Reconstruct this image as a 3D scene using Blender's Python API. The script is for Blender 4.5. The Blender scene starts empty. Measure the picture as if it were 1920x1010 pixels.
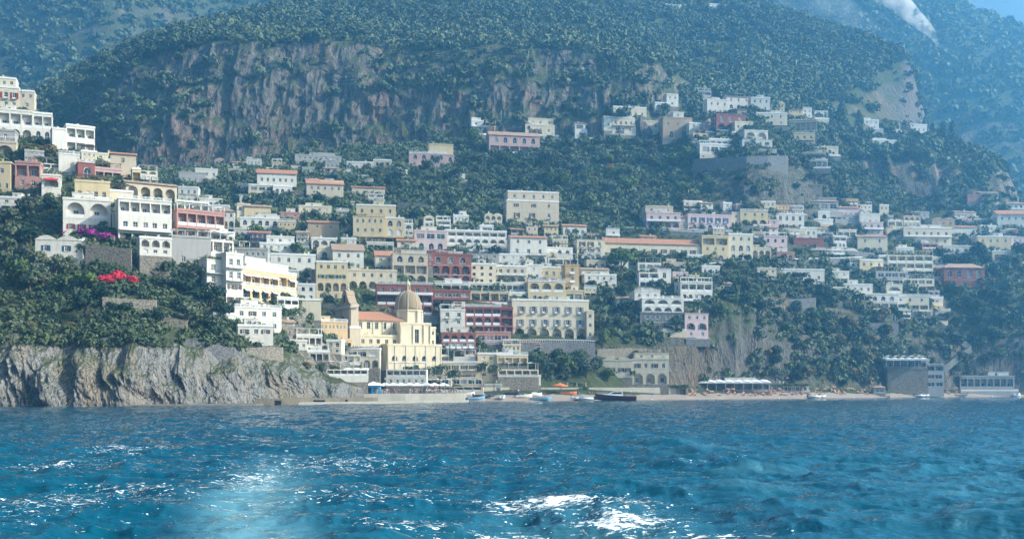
import bpy, math, random
import numpy as np
from mathutils import Vector
from mathutils.bvhtree import BVHTree
R = math.radians
sc = bpy.context.scene
COL = sc.collection
# ------------------------------------------------------------ camera, sky, sun, exposure
CAM_H, HOR, F = 5.0, 724.0, 2000.0          # eye height, horizon row and focal length in photograph pixels
cd = bpy.data.cameras.new('camera'); cam = bpy.data.objects.new('camera', cd); COL.objects.link(cam)
cam.location = (0, 0, CAM_H); cam.rotation_euler = (R(90), 0, 0)
cd.sensor_width = 36; cd.lens = 36 * F / 1920; cd.shift_y = (HOR - 505) / 1920
cd.clip_start = 0.5; cd.clip_end = 12000
sc.camera = cam
SUN_DIR = Vector((0.82, -0.13, 0.50)).normalized()      # towards the sun
elev = math.asin(SUN_DIR.z); azim = math.atan2(SUN_DIR.x, SUN_DIR.y)
w = bpy.data.worlds.new('World'); sc.world = w; w.use_nodes = True
nt = w.node_tree; bg = nt.nodes['Background']
sky = nt.nodes.new('ShaderNodeTexSky'); sky.sky_type = 'NISHITA'; sky.sun_disc = False
sky.sun_elevation = elev; sky.sun_rotation = azim; sky.dust_density = 8.0; sky.air_density = 1.2; sky.ozone_density = 3
nt.links.new(sky.outputs[0], bg.inputs[0]); bg.inputs[1].default_value = 0.07
sl = bpy.data.lights.new('sun', 'SUN'); sl.energy = 5.0; sl.angle = R(0.5); sl.color = (1.0, 0.91, 0.76)
so = bpy.data.objects.new('sun', sl); COL.objects.link(so)
so.rotation_euler = SUN_DIR.to_track_quat('Z', 'Y').to_euler()
sc.view_settings.view_transform = 'Standard'; sc.view_settings.look = 'None'
sc.view_settings.gamma = 1; sc.view_settings.exposure = 1.44
cy = sc.cycles
cy.max_bounces = 5; cy.diffuse_bounces = 2; cy.glossy_bounces = 2; cy.transmission_bounces = 2
cy.transparent_max_bounces = 6; cy.volume_bounces = 2; cy.use_denoising = True
cy.caustics_reflective = False; cy.caustics_refractive = False
try: cy.denoiser = 'OPENIMAGEDENOISE'
except Exception: pass
rng = np.random.default_rng(7); rnd = random.Random(11)

# ------------------------------------------------------------ helpers
def P(px, py, Y):
    return Vector(((px - 960) / F * Y, Y, CAM_H + (HOR - py) / F * Y))
def mesh_np(name, V, faces, mats=(), smooth=False, mi=None):
    """V (n,3); faces (m,k) array."""
    V = np.asarray(V, dtype=np.float32); faces = np.asarray(faces, dtype=np.int32)
    m = bpy.data.meshes.new(name); n, k = faces.shape
    m.vertices.add(len(V)); m.vertices.foreach_set('co', V.ravel())
    m.loops.add(n * k); m.loops.foreach_set('vertex_index', faces.ravel())
    m.polygons.add(n); m.polygons.foreach_set('loop_start', np.arange(0, n * k, k, dtype=np.int32))
    if mi is not None: m.polygons.foreach_set('material_index', np.asarray(mi, dtype=np.int32))
    m.polygons.foreach_set('use_smooth', np.full(n, smooth))
    m.update(calc_edges=True)
    for x in mats: m.materials.append(x)
    return m
def link(name, mesh, parent=None, loc=None):
    o = bpy.data.objects.new(name, mesh); COL.objects.link(o)
    if parent is not None: o.parent = parent
    if loc is not None: o.location = loc
    return o
def tag(o, label=None, cat=None, group=None, kind=None):
    if label: o['label'] = label
    if cat: o['category'] = cat; kind = kind or 'thing'
    if group: o['group'] = group
    if kind: o['kind'] = kind
    return o
def empty(name, loc, rz=0.0):
    o = bpy.data.objects.new(name, None); COL.objects.link(o); o.location = loc; o.rotation_euler = (0, 0, rz)
    o.empty_display_size = 0.5
    return o
def copy_tree(o, parent=None):
    c = o.copy(); COL.objects.link(c); c.parent = parent
    for ch in list(KIDS.get(o.name, [])):
        k = copy_tree(ch, c)
        KIDS.setdefault(c.name, []).append(k)
    return c
KIDS = {}
def child(name, mesh, parent, loc=None):
    o = link(name, mesh, parent, loc); KIDS.setdefault(parent.name, []).append(o); return o

class MB:
    """collects shapes, builds one mesh"""
    def __init__(s): s.v = []; s.f = []; s.m = []
    def face(s, pts, mi=0):
        b = len(s.v); s.v += [tuple(p) for p in pts]; s.f.append(list(range(b, b + len(pts)))); s.m.append(mi)
    def box(s, x0, x1, y0, y1, z0, z1, mi=0):
        b = len(s.v)
        s.v += [(x0, y0, z0), (x1, y0, z0), (x1, y1, z0), (x0, y1, z0), (x0, y0, z1), (x1, y0, z1), (x1, y1, z1), (x0, y1, z1)]
        for q in ((3, 2, 1, 0), (4, 5, 6, 7), (0, 1, 5, 4), (1, 2, 6, 5), (2, 3, 7, 6), (3, 0, 4, 7)):
            s.f.append([b + i for i in q]); s.m.append(mi)
    def lathe(s, cx, cy, prof, n=16, mi=0, sx=1, sy=1, a0=0.0, cap=True):
        b = len(s.v)
        for r, z in prof:
            for i in range(n):
                a = a0 + 2 * math.pi * i / n; s.v.append((cx + sx * r * math.cos(a), cy + sy * r * math.sin(a), z))
        for j in range(len(prof) - 1):
            for i in range(n):
                i2 = (i + 1) % n
                s.f.append([b + j * n + i, b + j * n + i2, b + (j + 1) * n + i2, b + (j + 1) * n + i]); s.m.append(mi)
        if cap:
            s.f.append([b + i for i in range(n)][::-1]); s.m.append(mi)
            s.f.append([b + (len(prof) - 1) * n + i for i in range(n)]); s.m.append(mi)
    def tube(s, p, q, r0, r1, n=6, mi=0):
        p = Vector(p); q = Vector(q); d = (q - p)
        if d.length < 1e-6: return
        d.normalize(); a = d.orthogonal().normalized(); c = d.cross(a); b = len(s.v)
        for o, r in ((p, r0), (q, r1)):
            for i in range(n):
                t = 2 * math.pi * i / n; s.v.append(tuple(o + a * (r * math.cos(t)) + c * (r * math.sin(t))))
        for i in range(n):
            i2 = (i + 1) % n; s.f.append([b + i, b + i2, b + n + i2, b + n + i]); s.m.append(mi)
        s.f.append([b + i for i in range(n)][::-1]); s.m.append(mi); s.f.append([b + n + i for i in range(n)]); s.m.append(mi)
    def mesh(s, name, mats, smooth=False):
        m = bpy.data.meshes.new(name); m.from_pydata(s.v, [], s.f)
        for x in mats: m.materials.append(x)
        m.polygons.foreach_set('material_index', s.m); m.polygons.foreach_set('use_smooth', [smooth] * len(s.f))
        m.update(); return m

# value noise, vectorised
def _h(ix, iy, iz, seed):
    n = (ix * 374761393 + iy * 668265263 + iz * 2147483647 + seed * 1274126177) & 0xffffffff
    n = ((n ^ (n >> 13)) * 1274126177) & 0xffffffff
    n = ((n ^ (n >> 16)) * 2246822519) & 0xffffffff
    return ((n ^ (n >> 15)) & 0xffff) / 32767.5 - 1.0
def vnoise(x, y, z, seed=0):
    ix = np.floor(x).astype(np.int64); iy = np.floor(y).astype(np.int64); iz = np.floor(z).astype(np.int64)
    fx, fy, fz = x - ix, y - iy, z - iz
    fx = fx * fx * (3 - 2 * fx); fy = fy * fy * (3 - 2 * fy); fz = fz * fz * (3 - 2 * fz)
    r = 0
    for a in (0, 1):
        for b in (0, 1):
            for c in (0, 1):
                wt = (fx if a else 1 - fx) * (fy if b else 1 - fy) * (fz if c else 1 - fz)
                r = r + wt * _h(ix + a, iy + b, iz + c, seed)
    return r
def fbm(x, y, z, oct=4, seed=0, ridge=False):
    r = 0; a = 1.0; t = 0
    for i in range(oct):
        n = vnoise(x, y, z, seed + i * 17)
        if ridge: n = 1 - 2 * np.abs(n)
        r = r + a * n; t += a; a *= 0.5; x = x * 2.03; y = y * 2.03; z = z * 2.03
    return r / t

# ------------------------------------------------------------ materials
def new_mat(name):
    m = bpy.data.materials.new(name); m.use_nodes = True
    n = m.node_tree.nodes; b = n['Principled BSDF']; return m, m.node_tree, b
def N(t, kind, **kw):
    n = t.nodes.new(kind)
    for k, v in kw.items():
        if k in n.inputs.keys() if hasattr(n.inputs, 'keys') else False: n.inputs[k].default_value = v
        else: setattr(n, k, v)
    return n
def mixc(t, fac, a, b, mode='MIX'):
    n = t.nodes.new('ShaderNodeMix'); n.data_type = 'RGBA'; n.blend_type = mode; n.clamp_factor = True
    for sock, v in ((n.inputs[0], fac), (n.inputs[6], a), (n.inputs[7], b)):
        if hasattr(v, 'node'): t.links.new(v, sock)
        elif isinstance(v, (tuple, list)): sock.default_value = (*v[:3], 1)
        else: sock.default_value = v
    return n.outputs[2]
def noise(t, scale, detail=3, rough=0.55, vec=None, dist=0.0):
    n = t.nodes.new('ShaderNodeTexNoise'); n.inputs['Scale'].default_value = scale; n.inputs['Detail'].default_value = detail
    n.inputs['Roughness'].default_value = rough; n.inputs['Distortion'].default_value = dist
    if vec is not None: t.links.new(vec, n.inputs['Vector'])
    return n.outputs['Fac']
def ramp(t, src, stops):
    n = t.nodes.new('ShaderNodeValToRGB'); t.links.new(src, n.inputs[0]); cr = n.color_ramp
    while len(cr.elements) < len(stops): cr.elements.new(0.5)
    for e, (p, c) in zip(cr.elements, stops):
        e.position = p; e.color = (*c, 1) if isinstance(c, (tuple, list)) else (c, c, c, 1)
    return n.outputs[0]
def coords(t, scale=(1, 1, 1), kind='Object'):
    tc = t.nodes.new('ShaderNodeTexCoord'); mp = t.nodes.new('ShaderNodeMapping'); mp.inputs['Scale'].default_value = scale
    t.links.new(tc.outputs[kind], mp.inputs[0]); return mp.outputs[0]
def bump(t, b, h, strength=0.5, dist=0.3):
    n = t.nodes.new('ShaderNodeBump'); n.inputs['Strength'].default_value = strength; n.inputs['Distance'].default_value = dist
    t.links.new(h, n.inputs['Height']); t.links.new(n.outputs[0], b.inputs['Normal'])

def wall_mat(name, col, stain=0.5, rough=0.9):
    m, t, b = new_mat(name)
    v = coords(t); v2 = coords(t, (1.2, 1.2, 0.16))
    n1 = noise(t, 0.35, 4, 0.6, v); n2 = noise(t, 0.9, 3, 0.6, v2)
    dk = tuple(c * 0.62 * k for c, k in zip(col, (1.0, 0.95, 0.88)))
    c = mixc(t, ramp(t, n2, [(0.48, 0.0), (0.75, stain)]), col, dk)
    c = mixc(t, ramp(t, n1, [(0.35, 0.0), (0.7, 0.35)]), c, tuple(min(1, x * 0.84) for x in col))
    t.links.new(c, b.inputs['Base Color']); b.inputs['Roughness'].default_value = rough
    return m
WALL = {
 'w': wall_mat('white_plaster', (0.74, 0.70, 0.61)), 'c': wall_mat('cream_plaster', (0.72, 0.63, 0.46)),
 'b': wall_mat('beige_plaster', (0.62, 0.52, 0.38)), 'y': wall_mat('yellow_plaster', (0.68, 0.55, 0.33)),
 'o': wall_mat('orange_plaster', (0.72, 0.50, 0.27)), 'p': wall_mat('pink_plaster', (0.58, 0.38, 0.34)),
 'k': wall_mat('pale_pink_plaster', (0.68, 0.52, 0.50)), 'r': wall_mat('red_plaster', (0.29, 0.10, 0.075)),
 'l': wall_mat('coral_plaster', (0.48, 0.26, 0.21)), 'g': wall_mat('grey_plaster', (0.42, 0.40, 0.37)),
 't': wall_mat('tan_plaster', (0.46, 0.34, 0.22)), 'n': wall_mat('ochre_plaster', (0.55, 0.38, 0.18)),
 'e': wall_mat('church_yellow_plaster', (0.78, 0.67, 0.47), 0.5)}
def plain(name, col, rough=0.7, metal=0.0, var=0.0, sc_=1.0):
    m, t, b = new_mat(name)
    if var:
        n1 = noise(t, sc_, 4, 0.6, coords(t))
        t.links.new(mixc(t, n1, tuple(c * (1 - var) for c in col), tuple(min(1, c * (1 + var)) for c in col)), b.inputs['Base Color'])
    else: b.inputs['Base Color'].default_value = (*col, 1)
    b.inputs['Roughness'].default_value = rough; b.inputs['Metallic'].default_value = metal
    return m
M = {}
M['white'] = plain('white_paint', (0.80, 0.79, 0.76), 0.6, 0, 0.08)
M['stone_trim'] = plain('stone_trim', (0.52, 0.47, 0.40), 0.9, 0, 0.2)
M['curtain'] = plain('curtained_glass', (0.20, 0.20, 0.19), 0.3)
M['glass'] = plain('window_glass', (0.03, 0.045, 0.06), 0.08)
M['dark'] = plain('dark_opening', (0.035, 0.03, 0.028), 0.7)
M['iron'] = plain('dark_iron', (0.06, 0.055, 0.05), 0.6)
M['brown'] = plain('brown_wood', (0.13, 0.065, 0.035), 0.7, 0, 0.3)
M['green'] = plain('green_shutter_paint', (0.035, 0.10, 0.075), 0.6, 0, 0.2)
M['blue'] = plain('blue_shutter_paint', (0.02, 0.09, 0.22), 0.6, 0, 0.2)
M['redp'] = plain('red_shutter_paint', (0.35, 0.03, 0.025), 0.6, 0, 0.2)
M['grey'] = plain('grey_shutter_paint', (0.30, 0.31, 0.31), 0.6, 0, 0.2)
M['awn_white'] = plain('white_awning_cloth', (0.80, 0.79, 0.76), 0.9, 0, 0.1)
M['awn_orange'] = plain('orange_awning_cloth', (0.78, 0.20, 0.06), 0.9, 0, 0.15)
M['lounger'] = plain('coral_lounger_cloth', (0.52, 0.27, 0.18), 0.9, 0, 0.2)
M['awn_red'] = plain('red_awning_cloth', (0.60, 0.03, 0.03), 0.9, 0, 0.15)
M['trunk'] = plain('tree_bark', (0.12, 0.09, 0.065), 0.95, 0, 0.3, 3)
M['concrete'] = plain('weathered_concrete', (0.36, 0.33, 0.27), 0.95, 0, 0.35, 0.3)
M['skyblue'] = plain('light_blue_paint', (0.10, 0.38, 0.66), 0.6, 0, 0.1)
def tile_mat(name, c1, c2):
    m, t, b = new_mat(name); v = coords(t)
    wv = t.nodes.new('ShaderNodeTexWave'); wv.inputs['Scale'].default_value = 1.6; wv.inputs['Distortion'].default_value = 0.4; t.links.new(v, wv.inputs[0])
    c = mixc(t, noise(t, 0.8, 4, 0.65, v), c1, c2); c = mixc(t, wv.outputs['Fac'], c, tuple(x * 0.7 for x in c1), 'MIX')
    c = mixc(t, 0.35, c, c2); t.links.new(c, b.inputs['Base Color']); b.inputs['Roughness'].default_value = 0.9
    bump(t, b, wv.outputs['Fac'], 0.5, 0.1); return m
M['tile'] = tile_mat('terracotta_tiles', (0.42, 0.17, 0.09), (0.62, 0.30, 0.17))
M['tile_old'] = tile_mat('weathered_roof_tiles', (0.34, 0.21, 0.14), (0.55, 0.36, 0.24))
M['dome'] = tile_mat('majolica_dome_tiles', (0.24, 0.18, 0.10), (0.50, 0.35, 0.20))
def stone_mat(name, c1, c2, s=1.2):
    m, t, b = new_mat(name); v = coords(t, (s, s, s * 1.5))
    vo = t.nodes.new('ShaderNodeTexVoronoi'); vo.inputs['Scale'].default_value = 1.4; t.links.new(v, vo.inputs[0])
    c = mixc(t, noise(t, 1.2, 4, 0.6, v), c1, c2); c = mixc(t, ramp(t, vo.outputs['Distance'], [(0.35, 0.0), (0.7, 0.6)]), c, tuple(x * 0.4 for x in c1))
    c = mixc(t, ramp(t, noise(t, 0.12, 3), [(0.5, 0.0), (0.7, 0.5)]), c, (0.07, 0.09, 0.045))
    t.links.new(c, b.inputs['Base Color']); b.inputs['Roughness'].default_value = 0.95
    bump(t, b, vo.outputs['Distance'], 0.6, 0.2); return m
M['stone'] = stone_mat('rubble_stone', (0.20, 0.17, 0.13), (0.42, 0.37, 0.29))
M['stone_grey'] = stone_mat('grey_rubble_stone', (0.15, 0.15, 0.15), (0.30, 0.29, 0.28))

def foliage(name, dark, light, obj=True, scale=0.25):
    m, t, b = new_mat(name)
    if obj:
        oi = t.nodes.new('ShaderNodeObjectInfo'); f0 = oi.outputs['Random']
    else:
        at = t.nodes.new('ShaderNodeAttribute'); at.attribute_name = 'tint'; f0 = at.outputs['Fac']
    n = noise(t, scale, 3, 0.6, coords(t))
    mx = t.nodes.new('ShaderNodeMath'); mx.operation = 'MULTIPLY_ADD'; t.links.new(f0, mx.inputs[0]); mx.inputs[1].default_value = 0.6
    sb = t.nodes.new('ShaderNodeMath'); sb.operation = 'SUBTRACT'; t.links.new(n, sb.inputs[0]); sb.inputs[1].default_value = 0.28
    t.links.new(sb.outputs[0], mx.inputs[2])
    t.links.new(mixc(t, mx.outputs[0], dark, light), b.inputs['Base Color']); b.inputs['Roughness'].default_value = 0.75
    b.inputs['Specular IOR Level'].default_value = 0.25
    return m
M['leaf'] = foliage('broad_leaves', (0.030, 0.055, 0.016), (0.13, 0.18, 0.045))
M['leaf_olive'] = foliage('olive_leaves', (0.055, 0.075, 0.040), (0.16, 0.18, 0.10))
M['leaf_dark'] = foliage('pine_needles', (0.015, 0.032, 0.016), (0.04, 0.075, 0.03))
M['leaf_lime'] = foliage('bright_leaves', (0.07, 0.12, 0.02), (0.18, 0.24, 0.04))
M['leaf_yel'] = foliage('dry_leaves', (0.12, 0.10, 0.04), (0.25, 0.19, 0.08))
M['forest'] = foliage('forest_leaves', (0.028, 0.052, 0.020), (0.18, 0.215, 0.10), False, 0.02)
M['bloom_red'] = plain('red_bougainvillea', (0.62, 0.015, 0.045), 0.8, 0, 0.35, 1)
M['bloom_purple'] = plain('purple_bougainvillea', (0.42, 0.02, 0.30), 0.8, 0, 0.35, 1)

def ground_mat(name, rock1, rock2, rust, green1, green2, slope=(0.45, 0.66), vs=0.05, crack=0.25, bstr=1.0):
    m, t, b = new_mat(name)
    v = coords(t); vst = coords(t, (1, 1, 0.28))
    nb = noise(t, vs, 5, 0.65, vst, 0.6); nf = noise(t, vs * 7, 5, 0.7, vst, 0.4)
    c = mixc(t, ramp(t, nf, [(0.3, 0), (0.7, 1)]), rock1, rock2)
    c = mixc(t, ramp(t, noise(t, vs * 0.55, 4, 0.6, vst, 1.0), [(0.50, 0), (0.62, 0.75)]), c, rust)
    ncr = noise(t, vs * 12, 4, 0.7, vst, 1.6)
    cr = ramp(t, ncr, [(0.40, 1.0), (0.47, 0.0)])
    c = mixc(t, cr, c, tuple(x * 0.38 for x in rock1))
    g = mixc(t, noise(t, vs * 4, 4, 0.7, v), green1, green2)
    geo = t.nodes.new('ShaderNodeNewGeometry'); sx = t.nodes.new('ShaderNodeSeparateXYZ'); t.links.new(geo.outputs['True Normal'], sx.inputs[0])
    ad = t.nodes.new('ShaderNodeMath'); ad.operation = 'MULTIPLY_ADD'; t.links.new(noise(t, vs * 2, 4, 0.7, v), ad.inputs[0])
    ad.inputs[1].default_value = 0.7; t.links.new(sx.outputs['Z'], ad.inputs[2])
    s2 = t.nodes.new('ShaderNodeMath'); s2.operation = 'SUBTRACT'; t.links.new(ad.outputs[0], s2.inputs[0]); s2.inputs[1].default_value = 0.35
    c = mixc(t, ramp(t, s2.outputs[0], [(slope[0], 0), (slope[1], 1)]), c, g)
    t.links.new(c, b.inputs['Base Color']); b.inputs['Roughness'].default_value = 0.95; b.inputs['Specular IOR Level'].default_value = 0.1
    bump(t, b, nf, bstr, crack * 8); return m
G1, G2 = (0.035, 0.055, 0.022), (0.11, 0.12, 0.05)
M['cliff'] = ground_mat('mountain_limestone', (0.10, 0.09, 0.08), (0.20, 0.175, 0.15), (0.26, 0.16, 0.11), G1, G2, (0.46, 0.62), 0.035, 0.25, 1.0)
M['hill'] = ground_mat('hillside_earth', (0.085, 0.08, 0.068), (0.19, 0.17, 0.14), (0.20, 0.14, 0.09), G1, G2, (0.36, 0.54), 0.06)
M['headland'] = ground_mat('sea_cliff_limestone', (0.12, 0.115, 0.105), (0.35, 0.335, 0.31), (0.27, 0.22, 0.16), (0.04, 0.06, 0.025), (0.13, 0.13, 0.06), (0.58, 0.80), 0.12, 0.12)
# ------------------------------------------------------------ terrain
TERR = {}
def grid_faces(nr, nc):
    i = np.arange(nr - 1)[:, None] * nc + np.arange(nc - 1)[None, :]
    i = i.ravel(); return np.stack([i, i + 1, i + nc + 1, i + nc], 1)
def smooth1(a, k, axis):
    if k < 1: return a
    pad = [(0, 0), (0, 0)]; pad[axis] = (k, k); b = np.pad(a, pad, mode='edge'); r = 0
    wts = [k + 1 - abs(j) for j in range(-k, k + 1)]; s = sum(wts)
    for j, wt in zip(range(2 * k + 1), wts):
        sl_ = [slice(None), slice(None)]; sl_[axis] = slice(j, j + a.shape[axis]); r = r + b[tuple(sl_)] * wt / s
    return r
def terrain(name, label, table, step, seg, mat, disp, su=3, sv=2, smooth=True):
    """table: [(px, [(Y, py) or (Y, None, z), ...])]; rows of knots run from the water up and back."""
    px = np.arange(table[0][0], table[-1][0] + 1, step, dtype=float)
    cols = [c[0] for c in table]; K = len(table[0][1])
    Yk = np.zeros((K, len(px))); Zk = np.zeros((K, len(px)))
    for k in range(K):
        ys, zs = [], []
        for c in table:
            e = c[1][k]; ys.append(e[0]); zs.append(e[2] if len(e) == 3 else CAM_H + (HOR - e[1]) / F * e[0])
        Yk[k] = np.interp(px, cols, ys); Zk[k] = np.interp(px, cols, zs)
    Y, Z = [], []
    for k in range(K - 1):
        n = seg[k]
        for j in range(n):
            t = j / n; Y.append(Yk[k] * (1 - t) + Yk[k + 1] * t); Z.append(Zk[k] * (1 - t) + Zk[k + 1] * t)
    Y.append(Yk[-1]); Z.append(Zk[-1]); Y = np.array(Y); Z = np.array(Z)
    Y = smooth1(smooth1(Y, su, 1), sv, 0); Z = smooth1(smooth1(Z, su, 1), sv, 0)
    X = (px[None, :] - 960) / F * Y
    X, Y, Z = disp(X, Y, Z, px)
    V = np.stack([X.ravel(), Y.ravel(), Z.ravel()], 1); fc = grid_faces(*X.shape)
    me = mesh_np(name, V, fc, [mat], smooth=smooth)
    o = link(name, me); tag(o, label, None, None, 'structure')
    bv = BVHTree.FromPolygons([tuple(v) for v in V.tolist()], fc.tolist())
    TERR[name] = dict(X=X, Y=Y, Z=Z, bvh=bv); return o
def ground(px, py, only=None, lift=0.0):
    d = Vector(((px - 960) / F, 1, (HOR - py) / F)).normalized(); o = Vector((0, 0, CAM_H)); best = None
    for k, t in TERR.items():
        if only and k not in only: continue
        h = t['bvh'].ray_cast(o, d)
        if h[0] is not None and (best is None or h[3] < best[1]): best = (h[0], h[3], h[1], k)
    return best
def drop(x, y, z=2000.0):
    best = -5.0
    for t in TERR.values():
        h = t['bvh'].ray_cast(Vector((x, y, z)), Vector((0, 0, -1)))
        if h[0] is not None: best = max(best, h[0].z)
    return best

def d_hill(X, Y, Z, px):
    k = np.clip((Z - 8) / 15, 0, 1)
    Y = Y - k * 3.5 * fbm(X / 22, Z / 22, Y / 60, 4, 3)
    cl = np.exp(-((px[None, :] - 1370) / 75.0) ** 2) * np.exp(-((Z - 32) / 20.0) ** 2)      # gullied cliff above the far beach
    Y = Y - cl * 9 * fbm(X / 9, Z / 60, Y / 90, 3, 9, True)
    bl = np.exp(-((px[None, :] - 1430) / 90.0) ** 2) * np.exp(-((Z - 110) / 18.0) ** 2)
    Y = Y - bl * 7 * fbm(X / 12, Z / 40, Y / 90, 4, 19, True)
    k = np.clip((Z - 14) / 6, 0, 1) * np.clip((150 - Z) / 15, 0, 1) * np.clip(0.5 + fbm(X / 50, Y / 50, Z * 0, 2, 91), 0.0, 0.9)     # garden terraces
    s = 3.6; q = Z / s - np.floor(Z / s); Z = Z - k * s * (q - np.clip((q - 0.65) / 0.35, 0, 1))
    return X, Y, Z
S = lambda y0: [(y0 - 20, None, -3.0), (y0, None, -0.25)]
hill_rows = [  # px, shore Y, then (Y, py)
 (-300, 330, [(360, 722), (420, 640), (440, 560), (470, 480), (500, 420), (545, 350), (600, 310), (640, 300), (720, 330)]),
 (200, 330, [(360, 722), (400, 640), (420, 560), (450, 480), (490, 420), (545, 360), (590, 340), (640, 325), (720, 345)]),
 (400, 340, [(362, 722), (392, 640), (410, 560), (440, 480), (490, 420), (545, 360), (590, 330), (640, 315), (720, 340)]),
 (560, 345, [(365, 722), (385, 640), (405, 560), (440, 480), (490, 420), (550, 350), (600, 312), (650, 290), (720, 310)]),
 (680, 350, [(368, 724), (385, 650), (405, 570), (450, 480), (500, 420), (560, 350), (610, 305), (655, 280), (740, 300)]),
 (800, 355, [(378, 726), (398, 650), (420, 575), (470, 480), (510, 420), (570, 350), (625, 290), (660, 265), (740, 290)]),
 (960, 361, [(388, 727), (410, 655), (440, 575), (490, 480), (530, 420), (585, 350), (635, 285), (665, 255), (740, 280)]),
 (1100, 378, [(402, 727), (420, 655), (450, 575), (500, 480), (545, 420), (595, 350), (645, 280), (670, 245), (740, 270)]),
 (1240, 405, [(428, 727), (436, 655), (455, 585), (510, 480), (555, 420), (605, 350), (655, 270), (680, 225), (740, 250)]),
 (1320, 420, [(445, 728), (452, 640), (465, 570), (520, 480), (565, 420), (600, 345), (630, 275), (670, 215), (740, 240)]),
 (1420, 435, [(462, 728), (470, 640), (484, 565), (530, 480), (572, 420), (592, 320), (615, 275), (670, 200), (740, 225)]),
 (1500, 450, [(475, 729), (492, 640), (515, 565), (550, 480), (590, 420), (612, 335), (640, 280), (690, 232), (760, 250)]),
 (1600, 476, [(495, 730), (512, 640), (530, 560), (575, 480), (610, 420), (640, 375), (680, 330), (730, 290), (800, 300)]),
 (1700, 500, [(515, 731), (528, 640), (545, 560), (590, 480), (630, 425), (660, 400), (690, 370), (740, 330), (800, 340)]),
 (1800, 525, [(540, 732), (546, 640), (560, 560), (600, 480), (640, 430), (670, 405), (700, 380), (740, 350), (800, 360)]),
 (1920, 540, [(552, 732), (548, 640), (562, 560), (600, 490), (640, 440), (670, 420), (700, 410), (740, 400), (800, 410)]),
 (2300, 540, [(560, 730), (566, 640), (580, 560), (610, 490), (640, 440), (670, 420), (700, 410), (740, 400), (800, 410)])]
terrain('hillside', None, [(c, S(s) + r) for c, s, r in hill_rows], 5, [6, 14, 44, 44, 40, 34, 30, 26, 14, 8], M['hill'], d_hill, 4, 2)

def d_mtn(X, Y, Z, px):
    P_ = np.broadcast_to(px[None, :], X.shape)
    Y = Y - 16 * fbm(X / 110, Z / 110, Y / 200, 3, 21)
    steep = np.exp(-((Z - 190) / 55.0) ** 2) * np.clip((1330 - P_) / 80, 0, 1)
    Y = Y - steep * (10 * fbm(X / 38, Z / 60, Y / 150, 4, 31, True) + 3.0 * fbm(X / 8, Z / 16, Y / 80, 3, 37, True) + 2.5 * np.round(2 * fbm(X / 14, Z / 11, Y / 80, 2, 39)) / 2)
    Z = Z + (1 - steep) * 5 * fbm(X / 40, Y / 40, Z / 60, 3, 41)
    return X, Y, Z
mt = []
def mrow(px, foot, ledge, top, mid, ridge, Yf, Yr):
    mt.append((px, [(Yf - 6, foot + 95), (Yf + 2, foot), (Yf + 14, (foot + ledge) / 2 + 4), (Yf + 20, ledge + 10), (Yf + 23, ledge), (Yf + 36, (ledge + top) / 2), (Yf + 46, top), ((Yf + Yr) / 2 + 20, mid), (Yr, ridge), (Yr + 120, ridge + 60)]))
mrow(-120, 300, 290, 280, 270, 260, 700, 790)
mrow(20, 280, 262, 240, 215, 196, 690, 790)
mrow(130, 300, 262, 215, 165, 133, 680, 800)
mrow(240, 320, 235, 150, 108, 82, 670, 830)
mrow(330, 325, 212, 96, 66, 56, 665, 860)
mrow(430, 310, 232, 88, 60, 34, 665, 880)
mrow(560, 290, 222, 84, 40, 8, 668, 920)
mrow(680, 275, 180, 84, 22, -25, 670, 960)
mrow(800, 265, 175, 100, 22, -50, 672, 1000)
mrow(930, 255, 170, 92, 10, -60, 670, 1020)
mrow(1080, 240, 175, 105, 20, -40, 665, 1010)
mrow(1150, 232, 180, 118, 45, 14, 662, 1000)
mrow(1210, 222, 172, 122, 55, 12, 668, 990)
mrow(1290, 230, 195, 170, 90, 12, 690, 980)
mrow(1430, 225, 200, 175, 95, 16, 700, 960)
mrow(1560, 260, 228, 190, 115, 46, 730, 930)
mrow(1640, 270, 240, 205, 130, 72, 760, 900)
mrow(1700, 290, 262, 230, 165, 108, 780, 880)
mrow(1732, 300, 280, 262, 225, 190, 790, 870)
mrow(1760, 330, 320, 310, 300, 290, 800, 860)
mrow(1900, 480, 470, 460, 450, 440, 810, 860)
terrain('mountain', None, mt, 3, [3, 20, 10, 8, 24, 26, 18, 22, 4], M['cliff'], d_mtn, 4, 1, False)

def d_prom(X, Y, Z, px):
    st = np.exp(-((Z - 150) / 28.0) ** 2)
    return X, Y - 6 * fbm(X / 30, Z / 30, Y / 60, 3, 51) - st * 9 * fbm(X / 16, Z / 60, Y / 90, 4, 55, True), Z
pr = []
for px, base, m1, m2, crest in [(1480, 470, 420, 400, 380), (1540, 460, 380, 340, 320), (1600, 455, 370, 300, 262), (1680, 460, 400, 300, 258), (1740, 450, 400, 300, 252), (1800, 440, 400, 320, 266),
        (1850, 440, 395, 330, 284), (1882, 450, 400, 350, 318), (1900, 450, 410, 385, 362), (1915, 470, 440, 425, 412), (1960, 520, 510, 500, 490)]:
    pr.append((px, [(655, base), (690, m1), (712, m2), (760, crest), (860, crest + 70)]))
terrain('promontory', None, pr, 4, [8, 20, 14, 6], M['cliff'], d_prom, 4, 2)

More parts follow.
